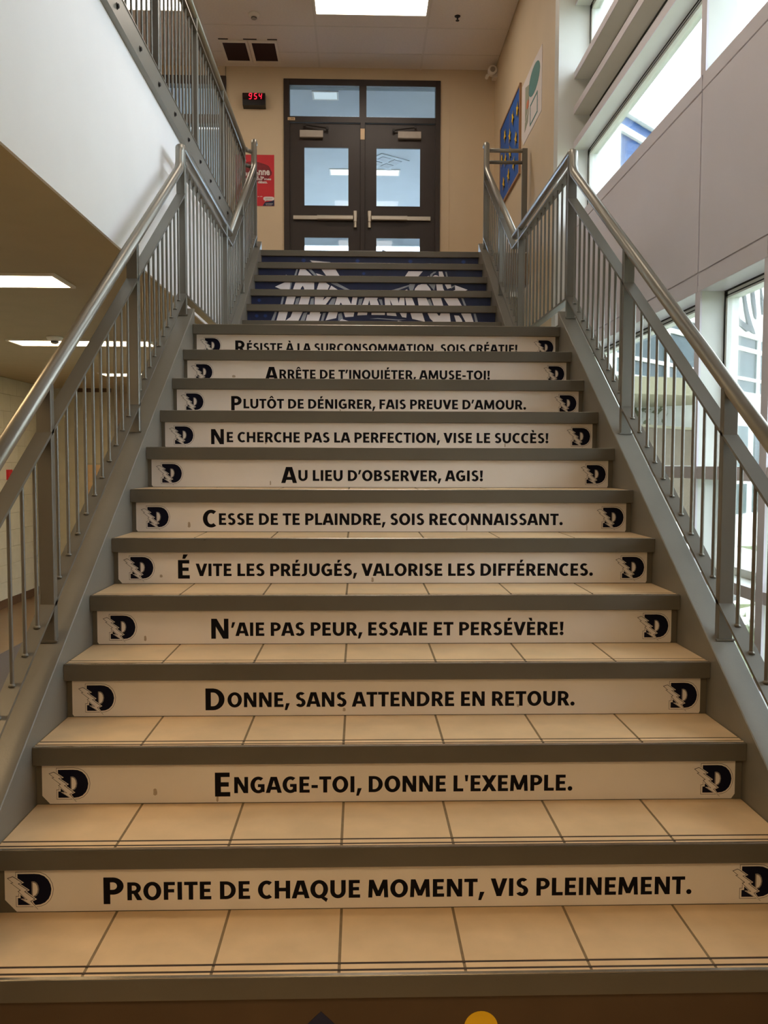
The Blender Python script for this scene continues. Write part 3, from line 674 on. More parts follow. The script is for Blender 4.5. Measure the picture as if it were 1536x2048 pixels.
# ------------------------------------------------------------ railings
def lerp(a, b, t): return a+(b-a)*t
def bar(q, sx, y0, z0, y1, z1, h=.012, w0=1.075, w1=1.125):
    x0, x1 = sorted((sx*w0, sx*w1)); q.prism_x([(y0, z0-h), (y1, z1-h), (y1, z1), (y0, z0)], x0, x1)
def baluster(L):
    q = MB(); q.tube([(0, 0, 0), (0, 0, L)], .0065, 8, False); q.lathe([(.012, 0), (.0075, .008)], (0, 0, 0), 8); return q
def stair_rail(sx, label):
    root = thing('stair_railing', label, 'railing', (sx*1.1, 3.03, 0)); base = root.location.copy()
    X = sx*1.1
    nz = lambda y: y*SL
    nz2 = lambda y: 12*R+(y-Y2)*SL
    PL = [-.25, .86, 1.96, 3.03]; PM = [4.57]; PU = [5.47, 6.42]
    hc = .875; hu = .80
    def put(q, name, m, **k): o = q.build(name, m, root, **k); o.location = o.location-base; return o
    # handrail
    yl = 3.0; zt = ZL+.975
    pts = [(X, -.62, nz(-.62)+hc), (X, yl-.02, nz(yl-.02)+hc), (X, yl, nz(yl)+hc+.03), (X, yl+.002, zt-.035), (X, yl+.012, zt-.010), (X, yl+.04, zt), (X, 4.86, zt)]
    put(MB().tube(pts, .0245, 14), 'handrail', m_tubeworn if sx < 0 else m_tube, smooth=True)
    yu0 = Y2+(zt-hu-12*R)/SL
    pts = [(X, yu0-.01, zt-.012), (X, 6.36, nz2(6.36)+hu), (X, 6.40, nz2(6.38)+hu+.04), (X, 6.405, ZT+.955), (X, 6.415, ZT+.985), (X, 6.45, ZT+1.0), (X, 6.52, ZT+1.0)]
    put(MB().tube(pts, .0245, 14), 'handrail', m_tube, smooth=True)
    # flat bars
    tb = .728; bb = .178
    q = MB(); bar(q, sx, -.62, nz(-.62)+tb, 3.03, nz(3.03)+tb); put(q, 'top_bar', m_rail)
    q = MB(); bar(q, sx, -.62, nz(-.62)+bb, 3.03, nz(3.03)+bb); put(q, 'bottom_bar', m_rail)
    ztb = ZL+.885; tu = .70; yv = Y2+(ztb-tu-12*R)/SL
    q = MB(); bar(q, sx, 3.03, ztb, yv, ztb); put(q, 'top_bar', m_rail)
    zbb = ZL+.165; bu = .165; yvb = Y2+(zbb-bu-12*R)/SL
    q = MB(); bar(q, sx, 3.03, zbb, max(yvb, 4.62), zbb); put(q, 'bottom_bar', m_rail)
    q = MB(); bar(q, sx, yv, ztb, 6.42, nz2(6.42)+tu); put(q, 'top_bar', m_rail)
    q = MB(); bar(q, sx, 4.62, nz2(4.62)+bu, 6.42, nz2(6.42)+bu); put(q, 'bottom_bar', m_rail)
    x0, x1 = sorted((sx*1.075, sx*1.125))
    def post(y, z0, z1):
        q = MB(); q.bbox(x0, x1, y-.014, y+.014, z0, z1, .003); q.box(x0-.006, x1+.006, y-.02, y+.02, z0, z0+.006); put(q, 'post', m_rail)
    for y in PL[:-1]: post(y, nz(y)+.055-.009, nz(y)+hc-.005)
    post(3.03, nz(3.03)+.046, zt-.02)
    post(4.57, ZL+.015, zt-.01)
    post(5.47, nz2(5.47)+.046, nz2(5.47)+hu-.005)
    post(6.42, nz2(6.42)+.046, ZT+.985)
    # balusters
    L = tb-bb-.012
    proto = {}
    def bal(y, z, L):
        key = round(L, 3)
        if key not in proto:
            proto[key] = put(baluster(L), 'baluster', m_rail, smooth=True, loc=Vector((X, y, z)))
        else: dup(proto[key], root, Vector((X, y, z))-base)
    for a, b_ in zip(PL[:-1], PL[1:]):
        for i in range(1, 11): y = lerp(a, b_, i/11); bal(y, nz(y)+bb-.003, L)
    for i in range(1, 13): y = lerp(3.03, 4.57, i/13); bal(y, zbb, ztb-zbb-.012)
    for i in range(1, 9):
        y = lerp(4.57, 5.47, i/9)
        zz = nz2(y)+bu if y > yvb else zbb; zz = max(zz, zbb) if y < 4.9 else zz
        zt_ = (ztb if y < yv else nz2(y)+tu)-.012
        bal(y, zz-.003, zt_-zz)
    for i in range(1, 9): y = lerp(5.47, 6.42, i/9); bal(y, nz2(y)+bu-.003, tu-bu-.012)
    return root, zt
rl, zt = stair_rail(-1, 'long grey steel railing on the left of the stairs with a worn tube handrail')
rr, zt = stair_rail(1, 'long grey steel railing on the right of the stairs, by the windows')
# short return guard at the top right, from the end post to the side wall
t = thing('guard_railing', 'short two-tube guard at the top of the stairs in front of the blue notice board', 'railing', (1.3, 6.48, ZT)); 
q = MB(); q.tube([(-.18, 0, .955), (.175, 0, .955)], .019, 12); q.build('handrail', m_tube, t, smooth=True)
q = MB(); q.tube([(-.18, 0, .845), (.175, 0, .845)], .017, 12); q.build('middle_tube', m_rail, t, smooth=True)
MB().bbox(.150, .200, -.02, .02, 0, .974, .003).build('post', m_rail, t)
# guard along the upper floor
GX = -1.183
gr = thing('guard_railing', 'grey picket guard along the upper floor, bolted to the white fascia', 'railing', (GX, 2.82, ZT-.07))
gb = gr.location.copy()
def gput(q, name, m, **k): o = q.build(name, m, gr, **k); o.location = o.location-gb; return o
zg0 = ZT+.055; zg1 = ZT+.79
gput(MB().box(FX, FX+.030, YB, 6.35, ZT-.075, ZT+.055), 'side_plate', m_string)
gput(MB().box(FX+.030, FX+.033, YB, 6.35, zg0-.007, zg0+.001), 'plate_lip', m_rail)
gput(MB().box(GX-.018, GX+.018, YB, 6.35, zg1-.012, zg1), 'top_bar', m_rail)
gput(MB().tube([(GX, YB, ZT+.885), (GX, 6.32, ZT+.885), (GX+.02, 6.34, ZT+.885)], .0245, 14), 'handrail', m_tube, smooth=True)
gput(MB().tube([(GX, 6.33, ZT+.885), (-1.12, 6.40, ZT+.885)], .019, 12), 'link_tube', m_tube, smooth=True)
gput(MB().tube([(GX, 6.33, ZT+.745), (-1.12, 6.40, ZT+.745)], .017, 12), 'link_tube', m_rail, smooth=True)
gp = None; gbal = None
PY = [-.48, .62, 1.72, 2.82, 3.92, 5.02, 6.30]
for i, y in enumerate(PY):
    if gp is None: gp = gput(MB().bbox(GX-.018, GX+.018, -.013, .013, zg0+.0, ZT+.87, .003), 'post', m_rail, loc=Vector((0, y, 0)))
    else: dup(gp, gr, Vector((0, y, 0))-gb)
    if i < len(PY)-1:
        n = 10 if i < 5 else 11
        for j in range(1, n+1):
            p = Vector((GX, lerp(y, PY[i+1], j/(n+1)), zg0))
            if gbal is None: gbal = gput(baluster(zg1-zg0-.006), 'baluster', m_rail, smooth=True, loc=p)
            else: dup(gbal, gr, p-gb)
bo = None
for i in range(18):
    y = -.74+.395*i
    if y > 6.2: break
    if bo is None: bo = gput(MB().lathe([(.014, 0), (.014, .003), (.010, .003), (.010, .009), (.005, .012)], (0, 0, 0), 6, 'x'), 'bolt', m_dark, loc=Vector((FX+.030, y, ZT-.022)))
    else: dup(bo, gr, Vector((FX+.030, y, ZT-.022))-gb)

# ------------------------------------------------------------ double doors
fr = MB(); fr.bbox(-1.021, -.952, YD-.03, YD+.10, ZT, 5.778, .004); fr.bbox(.811, .871, YD-.03, YD+.10, ZT, 5.778, .004)
fr.box(-.952, .811, YD-.03, YD+.10, 5.703, 5.778); fr.box(-.952, .811, YD-.03, YD+.10, 5.272, 5.338)
fr.box(-.110, -.025, YD-.03, YD+.10, 5.338, 5.703); fr.bbox(-.098, -.041, YD-.03, YD+.10, ZT, 5.272, .003)
df = struct(fr.build('trim_12', m_frame))
for x0, x1 in ((-.952, -.110), (-.025, .811)): MB().box(x0, x1, YD+.03, YD+.036, 5.338, 5.703).build('pane', m_glassd, df)
MB().box(-.097, -.045, YD-.036, YD-.03, 5.07, 5.20).build('strike_plate', m_tile, df)
nm = MB().box(-.972, -.885, YD-.034, YD-.03, 5.290, 5.322).build('number_plate', m_tile, df)
tx = textmesh('L.206', .1, .001); q = MB(); place_text(q, tx, -.960, -.897, 5.297, 5.316, YD-.0345); q.build('plate_lettering', m_ink, nm)
def leaf(n, x0, x1, gx0, gx1, sgn, cl, arm, bar_thin, bar_thick, latch):
    q = MB(); y0, y1 = YD+.0, YD+.045
    q.box(x0, gx0, y0, y1, ZT+.008, 5.268); q.box(gx1, x1, y0, y1, ZT+.008, 5.268)
    q.box(gx0, gx1, y0, y1, 4.990, 5.268); q.box(gx0, gx1, y0, y1, 3.918, 4.284); q.box(gx0, gx1, y0, y1, ZT+.008, 3.36)
    d = struct(q.build('door_%d' % n, m_frame))
    MB().box(gx0, gx1, YD+.02, YD+.026, 4.284, 4.990).build('pane', m_glassd, d)
    MB().box(gx0, gx1, YD+.02, YD+.026, 3.36, 3.918).build('pane', m_glassd, d)
    q = MB()
    for (za, zb) in ((4.284, 4.990), (3.36, 3.918)):
        q.box(gx0, gx0+.008, YD-.004, YD+.001, za, zb); q.box(gx1-.008, gx1, YD-.004, YD+.001, za, zb)
        q.box(gx0, gx1, YD-.004, YD+.001, zb-.008, zb); q.box(gx0, gx1, YD-.004, YD+.001, za, za+.008)
    q.build('glazing_bead', m_frame, d)
    c = MB().bbox(cl[0], cl[1], YD-.05, YD, 5.086, 5.172, .006).build('door_closer', m_closer, d)
    q = MB(); (xa, za), (xb, zb) = arm
    q.tube([(xa, YD-.045, za), (xb, YD-.055, zb)], .008, 8); q.lathe([(.018, 0), (.018, .02)], (xa, YD-.06, za), 12, 'y'); q.lathe([(.018, 0), (.018, .02)], (xb, YD-.065, zb), 12, 'y')
    q.build('closer_arm', m_dark, c, smooth=False)
    pb = MB().bbox(bar_thin[0], bar_thin[1], YD-.035, YD-.002, 4.116, 4.166, .004).build('push_bar', m_alu, d)
    MB().bbox(bar_thick[0], bar_thick[1], YD-.062, YD-.006, 4.110, 4.168, .010).build('push_pad', m_alu, pb)
    q = MB(); q.bbox(latch[0], latch[1], YD-.05, YD-.002, 4.150, 4.222, .008); q.bbox(latch[0]+.003, latch[1]-.003, YD-.06, YD-.002, 4.095, 4.165, .008); q.bbox(latch[0]+.004, latch[1]-.004, YD-.045, YD-.002, 4.026, 4.10, .010)
    q.build('latch_case', m_alu, pb)
    return d
leaf(1, -.954, -.095, -.783, -.235, 1, (-.827, -.548), ((-.765, 5.231), (-.496, 5.192)), (-.909, -.60), (-.62, -.185), (-.182, -.134))
leaf(2, -.044, .813, .090, .636, -1, (.358, .636), ((.304, 5.182), (.569, 5.212)), (.455, .756), (.038, .473), (-.010, .038))
# glazed screen left of the clock
fr = MB()
fr.box(-1.79, -1.71, YD-.03, YD+.10, ZT, 5.80); fr.box(-3.62, -3.54, YD-.03, YD+.10, ZT, 5.80); fr.box(-3.54, -1.79, YD-.03, YD+.10, 5.70, 5.80)
fr.box(-3.54, -1.79, YD-.03, YD+.10, 5.24, 5.345); fr.box(-2.70, -2.62, YD-.03, YD+.10, ZT, 5.70); fr.box(-3.54, -1.79, YD-.03, YD+.10, ZT, 3.45)
fr.box(-3.54, -1.79, YD-.03, YD+.10, 4.22, 4.30)
sc = struct(fr.build('window_4', m_frame))
for x0, x1 in ((-3.54, -2.70), (-2.62, -1.79)):
    for z0, z1 in ((3.45, 4.22), (4.30, 5.24), (5.345, 5.70)): MB().box(x0, x1, YD+.03, YD+.036, z0, z1).build('pane', m_glassd, sc)
# room beyond: lamp, diffuser, detector
def troffer(label, x0, x1, y0, y1, z, mlamp=None, group=None, drop=.012, name='ceiling_light'):
    cx, cy = (x0+x1)/2, (y0+y1)/2
    t = thing(name, label, 'light', (cx, cy, z-drop), group); hx, hy = (x1-x0)/2, (y1-y0)/2; e = .022
    q = MB(); q.box(-hx, hx, -hy, -hy+e, 0, drop); q.box(-hx, hx, hy-e, hy, 0, drop); q.box(-hx, -hx+e, -hy+e, hy-e, 0, drop); q.box(hx-e, hx, -hy+e, hy-e, 0, drop)
    q.build('frame', m_lampw, t)
    MB().box(-hx+e, hx-e, -hy+e, hy-e, drop*.35, drop*.9).build('diffuser', mlamp or m_lamp, t); return t
troffer('long glowing ceiling light seen through both doors in the room beyond', -.60, .55, 12.35, 12.65, CZ, m_lampc)
troffer('pale square ceiling light seen through the left transom above the doors', -.72, -.38, 9.42, 9.68, CZ, m_lampd)
t = thing('air_diffuser', 'square four-panel ceiling diffuser seen through the right door', 'vent', (.30, 12.0, CZ))
MB().box(-.27, .27, -.27, .27, -.012, 0).build('frame', m_plaster, t)
for i in (-1, 1):
    for j in (-1, 1): MB().box(i*.11-.075, i*.11+.075, j*.11-.075, j*.11+.075, -.018, -.012).build('slot_panel', m_softgrey, t)
t.rotation_euler.z = .6
def sprinkler(label, loc):
    t = thing('sprinkler', label, 'sprinkler', loc)
    MB().lathe([(.032, 0), (.030, -.006), (.010, -.010), (.008, -.03), (.004, -.045)], (0, 0, 0), 14).build('body', m_dark, t)
    MB().lathe([(.020, -.045), (.020, -.048)], (0, 0, 0), 12).build('deflector', m_dark, t)
troffer('glowing lamp seen through the glazed screen behind the picket guard', -2.5, -1.9, 10.4, 10.75, CZ, m_lampc)
sprinkler('small dark sprinkler seen through the left transom pane', (-.38, 10.6, CZ))
sprinkler('small dark sprinkler seen through the left door pane', (-.38, 15.0, CZ))
sprinkler('dark sprinkler in the white ceiling right of the big light', (.933, 7.517, CZ-.001))
def detector(label, loc):
    t = thing('smoke_detector', label, 'detector', loc)
    MB().lathe([(.062, 0), (.062, -.012), (.052, -.026), (.034, -.032)], (0, 0, 0), 24).build('base', m_lampw, t, smooth=True)
    MB().lathe([(.030, -.032), (.028, -.05), (.015, -.056)], (0, 0, 0), 16).build('sensor', m_closer, t, smooth=True)
    MB().lathe([(.031, -.040), (.031, -.045)], (0, 0, 0), 16).build('slot', m_dark, t)
detector('white domed smoke detector on the upper ceiling left of the big light', (-1.227, 7.549, CZ-.001))
detector('white smoke detector on the brown low ceiling between two lights', (-2.50, 5.0, LC-.001))
# main lamp over the top floor, upper left lamp, others of the same rooms
troffer('large bright ceiling light above the double doors', -.585, .615, 6.89, 7.49, CZ, drop=.03)
troffer('bright ceiling light over the upper corridor, behind the picket guard', -3.1, -1.90, 6.89, 7.47, CZ, drop=.03)
troffer('ceiling light high over the stair landing, above the picture', -.585, .615, 3.0, 3.6, CZ)
troffer('ceiling light high over the lower flight, above the picture', -.585, .615, .2, .8, CZ)
troffer('ceiling light over the left upper corridor, above the picture', -3.1, -1.9, 2.5, 3.1, CZ)
troffer('nearest low ceiling light, cut off by the left edge of the picture', -2.90, -1.69, 2.68, 3.02, LC, m_lampl)
troffer('second low ceiling light under the upper floor, behind the railing', -2.95, -1.80, 5.15, 5.49, LC, m_lampl)
troffer('farthest low ceiling light under the upper floor, small above the far wall', -3.0, -1.85, 7.75, 8.08, LC, m_lampl)
troffer('low ceiling light beside the foot of the stairs, out of view', -2.95, -1.8, .25, .58, LC, m_lampl)
troffer('low ceiling light left behind the camera', -2.95, -1.8, -2.4, -2.0, LC, m_lampl)
troffer('low ceiling light behind the camera, nearest the stairs', -.60, .60, -2.75, -2.35, LC, m_lampl)
troffer('low ceiling light farther behind the camera', -.60, .60, -4.9, -4.5, LC, m_lampl)
# ceiling return grille
t = thing('ceiling_grille', 'white framed ceiling grille with two dark openings near the clock', 'vent', (-1.365, 8.38, CZ-.002))
q = MB()
for cx in (-.165, .165):
    q.box(cx-.158, cx+.158, -.27, -.225, -.014, 0); q.box(cx-.158, cx+.158, .225, .27, -.014, 0); q.box(cx-.158, cx-.13, -.225, .225, -.014, 0); q.box(cx+.13, cx+.158, -.225, .225, -.014, 0)
q.build('frame', m_lampw, t)
for cx in (-.165, .165):
    p = MB().box(cx-.13, cx+.13, -.225, .225, -.006, -.001).build('opening', m_maroon, t)
q = MB()
for x0, x1 in ((-.33, -.22), (-.05, .10), (.22, .33)): q.box(x0, x1, -.295, -.283, -.006, 0)
q.build('slot', m_dark, t)

# ------------------------------------------------------------ clock, posters, board, alarm
t = thing('digital_clock', 'black wall clock with red digits left of the double doors', 'clock', (-1.37, YD, 5.50))
MB().prism_x([(0, -.075), (-.085, -.062), (-.100, .05), (-.092, .077), (0, .077)], -.135, .135).build('case', m_black, t)
MB().prism_x([(-.0995, .0), (-.106, .002), (-.1115, .05), (-.102, .060)], -.125, .125).build('lens', m_ledoff, t)
SEG = {'9': 'abcdfg', '5': 'acdfg', '4': 'bcfg'}
q = MB()
for ch, cx in (('9', -.040), ('5', .022), ('4', .078)):
    w_, h_, e = .0145, .031, .0045
    for sg in SEG[ch]:
        sk = lambda z_: .14*z_
        z0 = {'a': h_, 'g': 0, 'd': -h_}.get(sg)
        if z0 is not None: q.prism_y([(cx-w_*.8+sk(z0), .031+z0-e), (cx+w_*.8+sk(z0), .031+z0-e), (cx+w_*.8+sk(z0), .031+z0+e), (cx-w_*.8+sk(z0), .031+z0+e)], -.1145, -.1125)
        else:
            sx_ = w_ if sg in 'bc' else -w_; za, zb = (.003, h_) if sg in 'bf' else (-h_, -.003)
            q.prism_y([(cx+sx_-e+sk(za), .031+za), (cx+sx_+e+sk(za), .031+za), (cx+sx_+e+sk(zb), .031+zb), (cx+sx_-e+sk(zb), .031+zb)], -.1145, -.1125)
q.build('digits', m_led, t)

t = thing('poster', 'red poster with white lettering partly behind the railing, left of the doors', 'poster', (-1.372, YD, 4.279))
MB().box(-.232, .232, -.003, 0, 0, .607).build('sheet', m_red, t)
q = MB(); cz = .40
pts = [(.0+.205*math.cos(a*PI/14)*(1+.05*math.sin(a*5)), cz+.125*math.sin(a*PI/14)*(1+.06*math.cos(a*7))) for a in range(28)]
q.prism_y(pts, -.0040, -.003); q.build('dark_blot', m_darkred, t)
q = MB()
for body, x0, x1, z0, z1 in (('fran\u00e7', -.175, -.02, .345, .415), ('on', -.015, .04, .355, .40), ('nne', .045, .178, .365, .425), ('C\u2019est la', -.10, .11, .330, .356), ('langue pour mes', -.15, .195, .300, .334), ('id\u00e9es et nos d\u00e9bats.', -.17, .15, .268, .300), ('un clic', .03, .09, .108, .118)):
    tx = textmesh(body, .1, .003); place_text(q, tx, x0, x1, z0, z1, -.0045)
q.build('lettering', m_paper, t)
MB().prism_y([(.09, .002), (.231, .002), (.231, .075), (.20, .060), (.12, .045)], -.0042, -.003).build('blue_corner', m_navy, t)
q = MB(); pts = [(.165+.066*math.copysign(abs(math.cos(a))**.5, math.cos(a)), .088+.024*math.copysign(abs(math.sin(a))**.6, math.sin(a))) for a in [i*PI/12 for i in range(24)]]
q.prism_y(pts, -.0052, -.0042); q.prism_y([(.125, .072), (.150, .070), (.112, .050)], -.0052, -.0042); b2 = q.build('speech_bubble', m_paper, t)
q = MB()
for z_ in (.093, .082): tx = textmesh('expression', .1, .002); place_text(q, tx, .125, .205, z_-.004, z_+.003, -.0056)
q.build('bubble_lettering', m_dark, t)
q = MB(); tx = textmesh('commission', .1, .002); place_text(q, tx, .125, .215, .022, .034, -.0050); tx = textmesh('des jeunes', .1, .002); place_text(q, tx, .13, .20, .008, .017, -.0050)
q.build('corner_lettering', m_paper, t)

# pieces on the beige side wall are built in (y,z) on the plane x = BX
class WP(MB):
    def flat(s, pts, d0, d1):
        n = len(pts)
        return s.add([(-d0, y, z) for y, z in pts]+[(-d1, y, z) for y, z in pts], [tuple(range(n)), tuple(range(2*n-1, n-1, -1))]+[(i, (i+1) % n, n+(i+1) % n, n+i) for i in range(n)])
t = thing('notice_board', 'blue notice board with yellow paper stars on the beige side wall', 'notice board', (BX, 7.6, 4.13))
W = WP(); W.flat([(-.60, 0), (.60, 0), (.60, .86), (-.60, .86)], 0, .014); W.build('backing', m_board, t)
W = WP()
for a in ([(-.62, -.02), (.62, -.02), (.62, .0), (-.62, .0)], [(-.62, .86), (.62, .86), (.62, .88), (-.62, .88)], [(-.62, 0), (-.60, 0), (-.60, .86), (-.62, .86)], [(.60, 0), (.62, 0), (.62, .86), (.60, .86)]): W.flat(a, 0, .022)
W.build('frame', m_wood, t)
W = WP(); W.flat([(-.005, 0), (.005, 0), (.005, .86), (-.005, .86)], 0, .016); W.build('centre_joint', m_wood, t)
for n, (y, z) in enumerate([(7.39, 4.82), (7.56, 4.70), (7.88, 4.82), (7.19, 4.54), (7.53, 4.51), (7.83, 4.54), (7.3, 4.32), (7.62, 4.30), (7.94, 4.32), (8.08, 4.62), (7.12, 4.80)]):
    cy, cz = y-7.6, z-4.13; r0_ = random.uniform(0, 1)
    st = [(cy+(.075 if i % 2 == 0 else .030)*math.sin(i*PI/5+r0_), cz+(.075 if i % 2 == 0 else .030)*math.cos(i*PI/5+r0_)) for i in range(10)]
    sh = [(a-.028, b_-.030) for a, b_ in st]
    W = WP(); W.flat(sh, .0145, .0155); s0 = W.build('star_shadow', m_ink, t)  # shadow of each star, painted as an offset dark copy
    W = WP(); W.flat(st, .018, .021); W.build('yellow_star', m_yellow, t)
t = thing('wall_sheet', 'white paper sheet with a teal disc and drawn figure on the beige side wall', 'poster', (BX, 6.45, 4.34))
W = WP(); W.flat([(-.47, .0), (.40, .0), (.48, .10), (.48, .60), (-.10, .60), (-.47, .58)], 0, .004); W.build('sheet', m_paper, t)
W = WP(); W.flat([(-.13+.26*math.cos(i*PI/12), .42+.125*math.sin(i*PI/12)) for i in range(24)], .004, .006); W.build('teal_disc', m_teal, t)
W = WP(); W.flat([(.30, .52), (.10, .47), (.12, .27), (.30, .20)], .004, .006); W.flat([(.10, .25), (.30, .18), (.32, .10), (.16, .14)], .004, .006); W.build('drawn_figure', m_sage, t)
W = WP(); W.flat([(.17+.06*math.cos(i*PI/6), .31+.04*math.sin(i*PI/6)) for i in range(12)], .006, .008); W.build('orange_mark', m_orange, t)
W = WP()
for a in ([(.05, .25), (-.28, .25), (-.28, .235), (.05, .235)], [(.05, .07), (-.30, .07), (-.30, .055), (.05, .055)], [(.05, .25), (.035, .25), (.035, .06), (.05, .06)], [(-.28, .25), (-.295, .25), (-.30, .06), (-.285, .06)]): W.flat(a, .004, .007)
W.build('drawn_frame', m_teal, t)
# camera / siren in the ceiling corner
t = thing('wall_camera', 'small white camera in the ceiling corner above the notice board', 'camera', (BX-.035, 8.62, 5.80))
MB().box(-.02, .035, -.05, .05, -.05, .05).build('bracket', m_lampw, t)
MB().lathe([(.052, -.07), (.055, -.03), (.045, .03), (.02, .05)], (-.03, -.03, .02), 18, 'y').build('body', m_lampw, t, smooth=True)
MB().lathe([(.030, -.078), (.030, -.07)], (-.03, -.03, .02), 16, 'y').build('lens', m_closer, t)
MB().lathe([(.02, -.06), (.02, .0)], (-.09, -.02, -.045), 12, 'y').build('arm', m_lampw, t)
t = thing('fire_alarm', 'small red fire alarm pull on the painted block wall', 'alarm', (-4.25, 8.38, 1.02))
MB().bbox(0, .04, -.045, .045, -.06, .06, .004).build('case', m_red, t)
MB().box(.04, .052, -.02, .02, -.03, .01).build('handle', m_darkred, t)
# floor register slots low on the beige side wall
t = thing('wall_grille', 'row of narrow black slots low on the side wall behind the railing', 'vent', (BX, 7.2, 3.24))
W = WP(); W.flat([(-.72, -.15), (.72, -.15), (.72, .15), (-.72, .15)], 0, .002); W.build('plate', m_beige, t)
for i in range(9): W = WP(); W.flat([(-.66+i*.155, -.12), (-.63+i*.155, -.12), (-.63+i*.155, .12), (-.66+i*.155, .12)], .002, .004); W.build('slot', m_ink, t)

# ------------------------------------------------------------ outside
b = MB(); b.box(1.95, 60, -30, 60, -.75, -.62); b.box(-40, 1.95, 17, 60, -.75, -.62); struct(b.build('ground', m_grass))
b = MB(); b.add([(4.2, 6.2, -.615), (12, 13.2, -.615), (13, 15.4, -.615), (4.2, 8.2, -.615)], [(0, 1, 2, 3)]); b.add([(5, 16.5, -.614), (16, 16.5, -.614), (26, 28, -.614), (5, 28, -.614)], [(0, 1, 2, 3)])
struct(b.build('path', m_path))
g = MB()
for i in range(5200):
    x = random.uniform(2.0, 5.5); y = random.uniform(0, 8.0); h = random.uniform(.04, .11); a = random.uniform(0, 6.28); dx, dy = .008*math.cos(a), .008*math.sin(a)
    g.add([(x-dx, y-dy, -.62), (x+dx, y+dy, -.62), (x+random.uniform(-.03, .03), y+random.uniform(-.03, .03), -.62+h)], [(0, 1, 2)])
o = g.build('grass', m_grass); tag(o, 'short green grass outside the window', 'grass'); o['kind'] = 'stuff'
b = MB(); b.box(1.95, 2.25, -8, 17, -.62, -.60); b.box(2.35, 8, 8.9, 19, -.62, -.612); b.box(-14, 8, 17, 30, -.62, -.612); struct(b.build('path', m_path))  # extra pale paving, added to cut green bounce from the lawn
# building across the lawn: local frame (s along the facade, depth, z)
P0 = Vector((6.399, 20.105, 0)); TD = Vector((.7067, .7075, 0)); NN = Vector((TD.y, -TD.x, 0))
bld = thing('school_wing', 'white building with teal window bands and a cream canopy across the lawn', 'building', (P0.x, P0.y, -.62))
def fbox(name, m, s0, s1, z0, z1, d0, d1, parent=bld):       # d: distance in front of the facade plane
    q = MB(); vs = []
    for z_ in (z0, z1):
        for s_, d_ in ((s0, d0), (s1, d0), (s1, d1), (s0, d1)):
            p = P0+TD*s_+NN*d_; vs.append((p.x-P0.x, p.y-P0.y, z_+.62))
    q.add(vs, [(0, 3, 2, 1), (4, 5, 6, 7), (0, 1, 5, 4), (1, 2, 6, 5), (2, 3, 7, 6), (3, 0, 4, 7)]); return q.build(name, m, parent)
fbox('upper_wall', m_facade, -.09, 20, 3.42, 10.0, -6, -.06)
fbox('cornice', m_facade, -.09, 20, 9.98, 10.12, -.2, .12)
fbox('corner_pier', m_facade, -.72, -.09, -.62, 9.6, -.5, .1)
fbox('side_wall', m_pale, -1.3, -.72, -.62, 9.4, -.6, -.02)
for i in range(26): fbox('siding_board', m_pale, -1.3, -.72, -.5+i*.375, -.14+i*.375, -.02, .01)
# upper storey blue glazing
for i in range(6):
    fbox('window', m_bluglass, -.02+i*3.2, 3.1+i*3.2, 9.66, 9.97, -.06, -.02)
    fbox('window', m_bluglass, -.02+i*3.2, 3.1+i*3.2, 7.4, 9.50, -.06, -.02)
fbox('band', m_facade, -.09, 20, 9.50, 9.66, -.06, .08)
# teal glazing bands
for i in range(8):
    s0 = -.1+i*1.52 if i < 2 else 2.98+(i-2)*3.3
    s1 = (-.1+(i+1)*1.52 if i < 2 else 2.98+(i-1)*3.3)-.04
    fbox('window', m_teglass, s0, s1, 3.98, 4.82, -.06, -.02); fbox('window', m_teglass, s0, s1, 3.5, 3.88, -.06, -.02)
    fbox('window', m_teglass, s0, s1, 4.95, 5.28, -.06, -.02)
for z0, z1 in ((3.42, 3.50), (3.88, 3.98), (4.82, 4.95), (5.28, 5.40)): fbox('band', m_facade, -.09, 20, z0, z1, -.06, .05)
for s_ in (2.94, 6.2, 9.75, 13.0, 16.3): fbox('mullion', m_facade, s_-.05, s_+.06, 3.42, 5.3, -.06, .06)
# raised letters above the glazing (only slivers of them show through the window)
for ps in ([(7.84,6.49),(7.96,6.53),(8.08,6.2),(7.99,6.17),(8.11,5.83),(8.81,5.7),(8.55,6.13),(8.34,6.66),(8.54,6.71),(8.69,6.39),(8.92,6.04),(9.5,5.48),(9.17,5.5),(9.06,5.55),(8.76,5.48),(8.02,5.64),(7.84,5.49),(7.62,5.47),(7.62,5.93),(7.84,5.92)],
           [(9.03,6.87),(9.27,6.94),(9.36,6.67),(9.55,6.18),(9.53,5.97),(9.37,6.06),(9.13,6.51)], [(9.91,7.06),(10.13,6.68),(10.1,6.19),(9.96,6.56)]):
    n = len(ps); vs = []
    for d_ in (-.06, .0):
        for s_, z_ in ps: p = TD*s_+NN*d_; vs.append((p.x, p.y, z_+.62))
    MB().add(vs, [tuple(range(n)), tuple(range(2*n-1, n-1, -1))]+[(i, (i+1) % n, n+(i+1) % n, n+i) for i in range(n)]).build('letter', m_letter, bld)
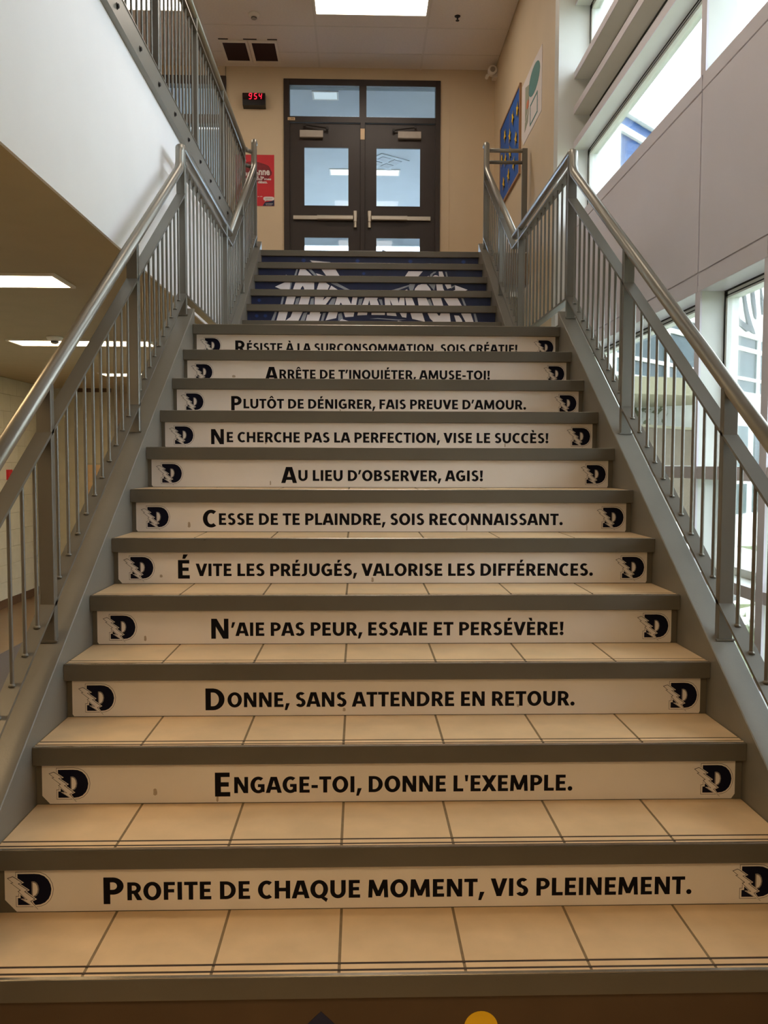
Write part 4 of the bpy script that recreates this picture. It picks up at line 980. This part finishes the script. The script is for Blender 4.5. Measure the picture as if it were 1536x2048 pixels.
# canopy with a curved front
q = MB(); pr = []
for i in range(13): s_ = .2+i*.45; pr.append((s_, .2+1.1*math.sin(PI*i/12)))
vs = []
for z_ in (2.95, 3.40):
    for s_, d_ in pr+[(5.6, -3), (.2, -3)]: p = TD*s_+NN*d_; vs.append((p.x, p.y, z_+.62))
n = len(pr)+2; q.add(vs, [tuple(range(n-1, -1, -1)), tuple(range(n, 2*n))]+[(i, (i+1) % n, n+(i+1) % n, n+i) for i in range(n)]); q.build('canopy', m_canopy, bld)
fbox('lower_wall', m_facade, 6.3, 20, -.62, 3.42, -6, -.1)
fbox('lower_wall', m_facade, -.09, 2.0, -.62, 3.0, -6, -.6)
for i in range(4):
    fbox('door', m_teglass, 7.2+i*2.6, 9.2+i*2.6, -.5, 2.4, -.1, -.04)
    fbox('sill_band', m_facade, 7.2+i*2.6, 9.2+i*2.6, .5, .62, -.04, .0)
# low brick wall below the canopy
bw = thing('brick_wall', 'low grey-brown brick wall under the cream canopy outside', 'wall', (P0.x, P0.y, -.62))
fbox('core', m_brick, 2.0, 6.4, -.62, 2.2, -.9, -.64, bw)
for r_ in range(19):
    for c_ in range(13):
        s0 = 2.0+c_*.36-(.18 if r_ % 2 else 0); fbox('brick', m_brick, max(2.0, s0), min(6.4, s0+.35), -.6+r_*.147, -.6+r_*.147+.138, -.64, -.632, bw)
fbox('coping', m_canopy, 1.95, 6.45, 2.2, 2.28, -.92, -.60, bw)
# tree behind the low wall
def tree(label, x, y, h, r_, n):
    t = thing('tree', label, 'tree', (x, y, -.62), 'trees outside')
    q = MB(); q.tube([(0, 0, 0), (.05, .03, h*.35), (0, .06, h*.6)], .12, 8); q.tube([(0, .05, h*.45), (r_*.5, 0, h*.75)], .05, 6); q.tube([(0, .05, h*.45), (-r_*.5, .2, h*.78)], .05, 6); q.build('trunk', m_bark, t)
    q = MB()
    for i in range(n):
        u = Vector((random.gauss(0, 1), random.gauss(0, 1), random.gauss(0, 1))).normalized()*random.random()**.4
        c = Vector((u.x*r_, u.y*r_, h*.72+u.z*h*.32)); a = Vector((random.gauss(0, 1), random.gauss(0, 1), random.gauss(0, 1))).normalized(); b_ = a.cross(u if u.length > .01 else Vector((0, 0, 1))).normalized(); s_ = random.uniform(.05, .12)
        q.add([c-a*s_, c+b_*s_*.6, c+a*s_, c-b_*s_*.6], [(0, 1, 2, 3)])
    q.build('foliage', m_leaf, t)
tree('leafy green tree standing behind the low brick wall', P0.x+TD.x*6.9-NN.x*3.2, P0.y+TD.y*6.9-NN.y*3.2, 4.3, 1.9, 1700)
# folded blue parasol on the lawn
t = thing('parasol', 'folded dark blue parasol standing on the grass outside the lower window', 'parasol', (4.62, 9.3, -.62))
MB().tube([(0, 0, 0), (0, 0, 1.95)], .02, 8).build('pole', m_softgrey, t, smooth=True)
MB().lathe([(.02, 1.92), (.06, 1.7), (.11, 1.25), (.16, 1.05), (.07, 1.0), (.09, .9), (.11, .82), (.04, .68)], (0, 0, 0), 10).build('folded_cloth', m_parasol, t)
MB().lathe([(.25, 0), (.25, .06), (.05, .08)], (0, 0, 0), 20).build('base', m_dark, t)

print('objects', len(D.objects), 'blocks', nb)
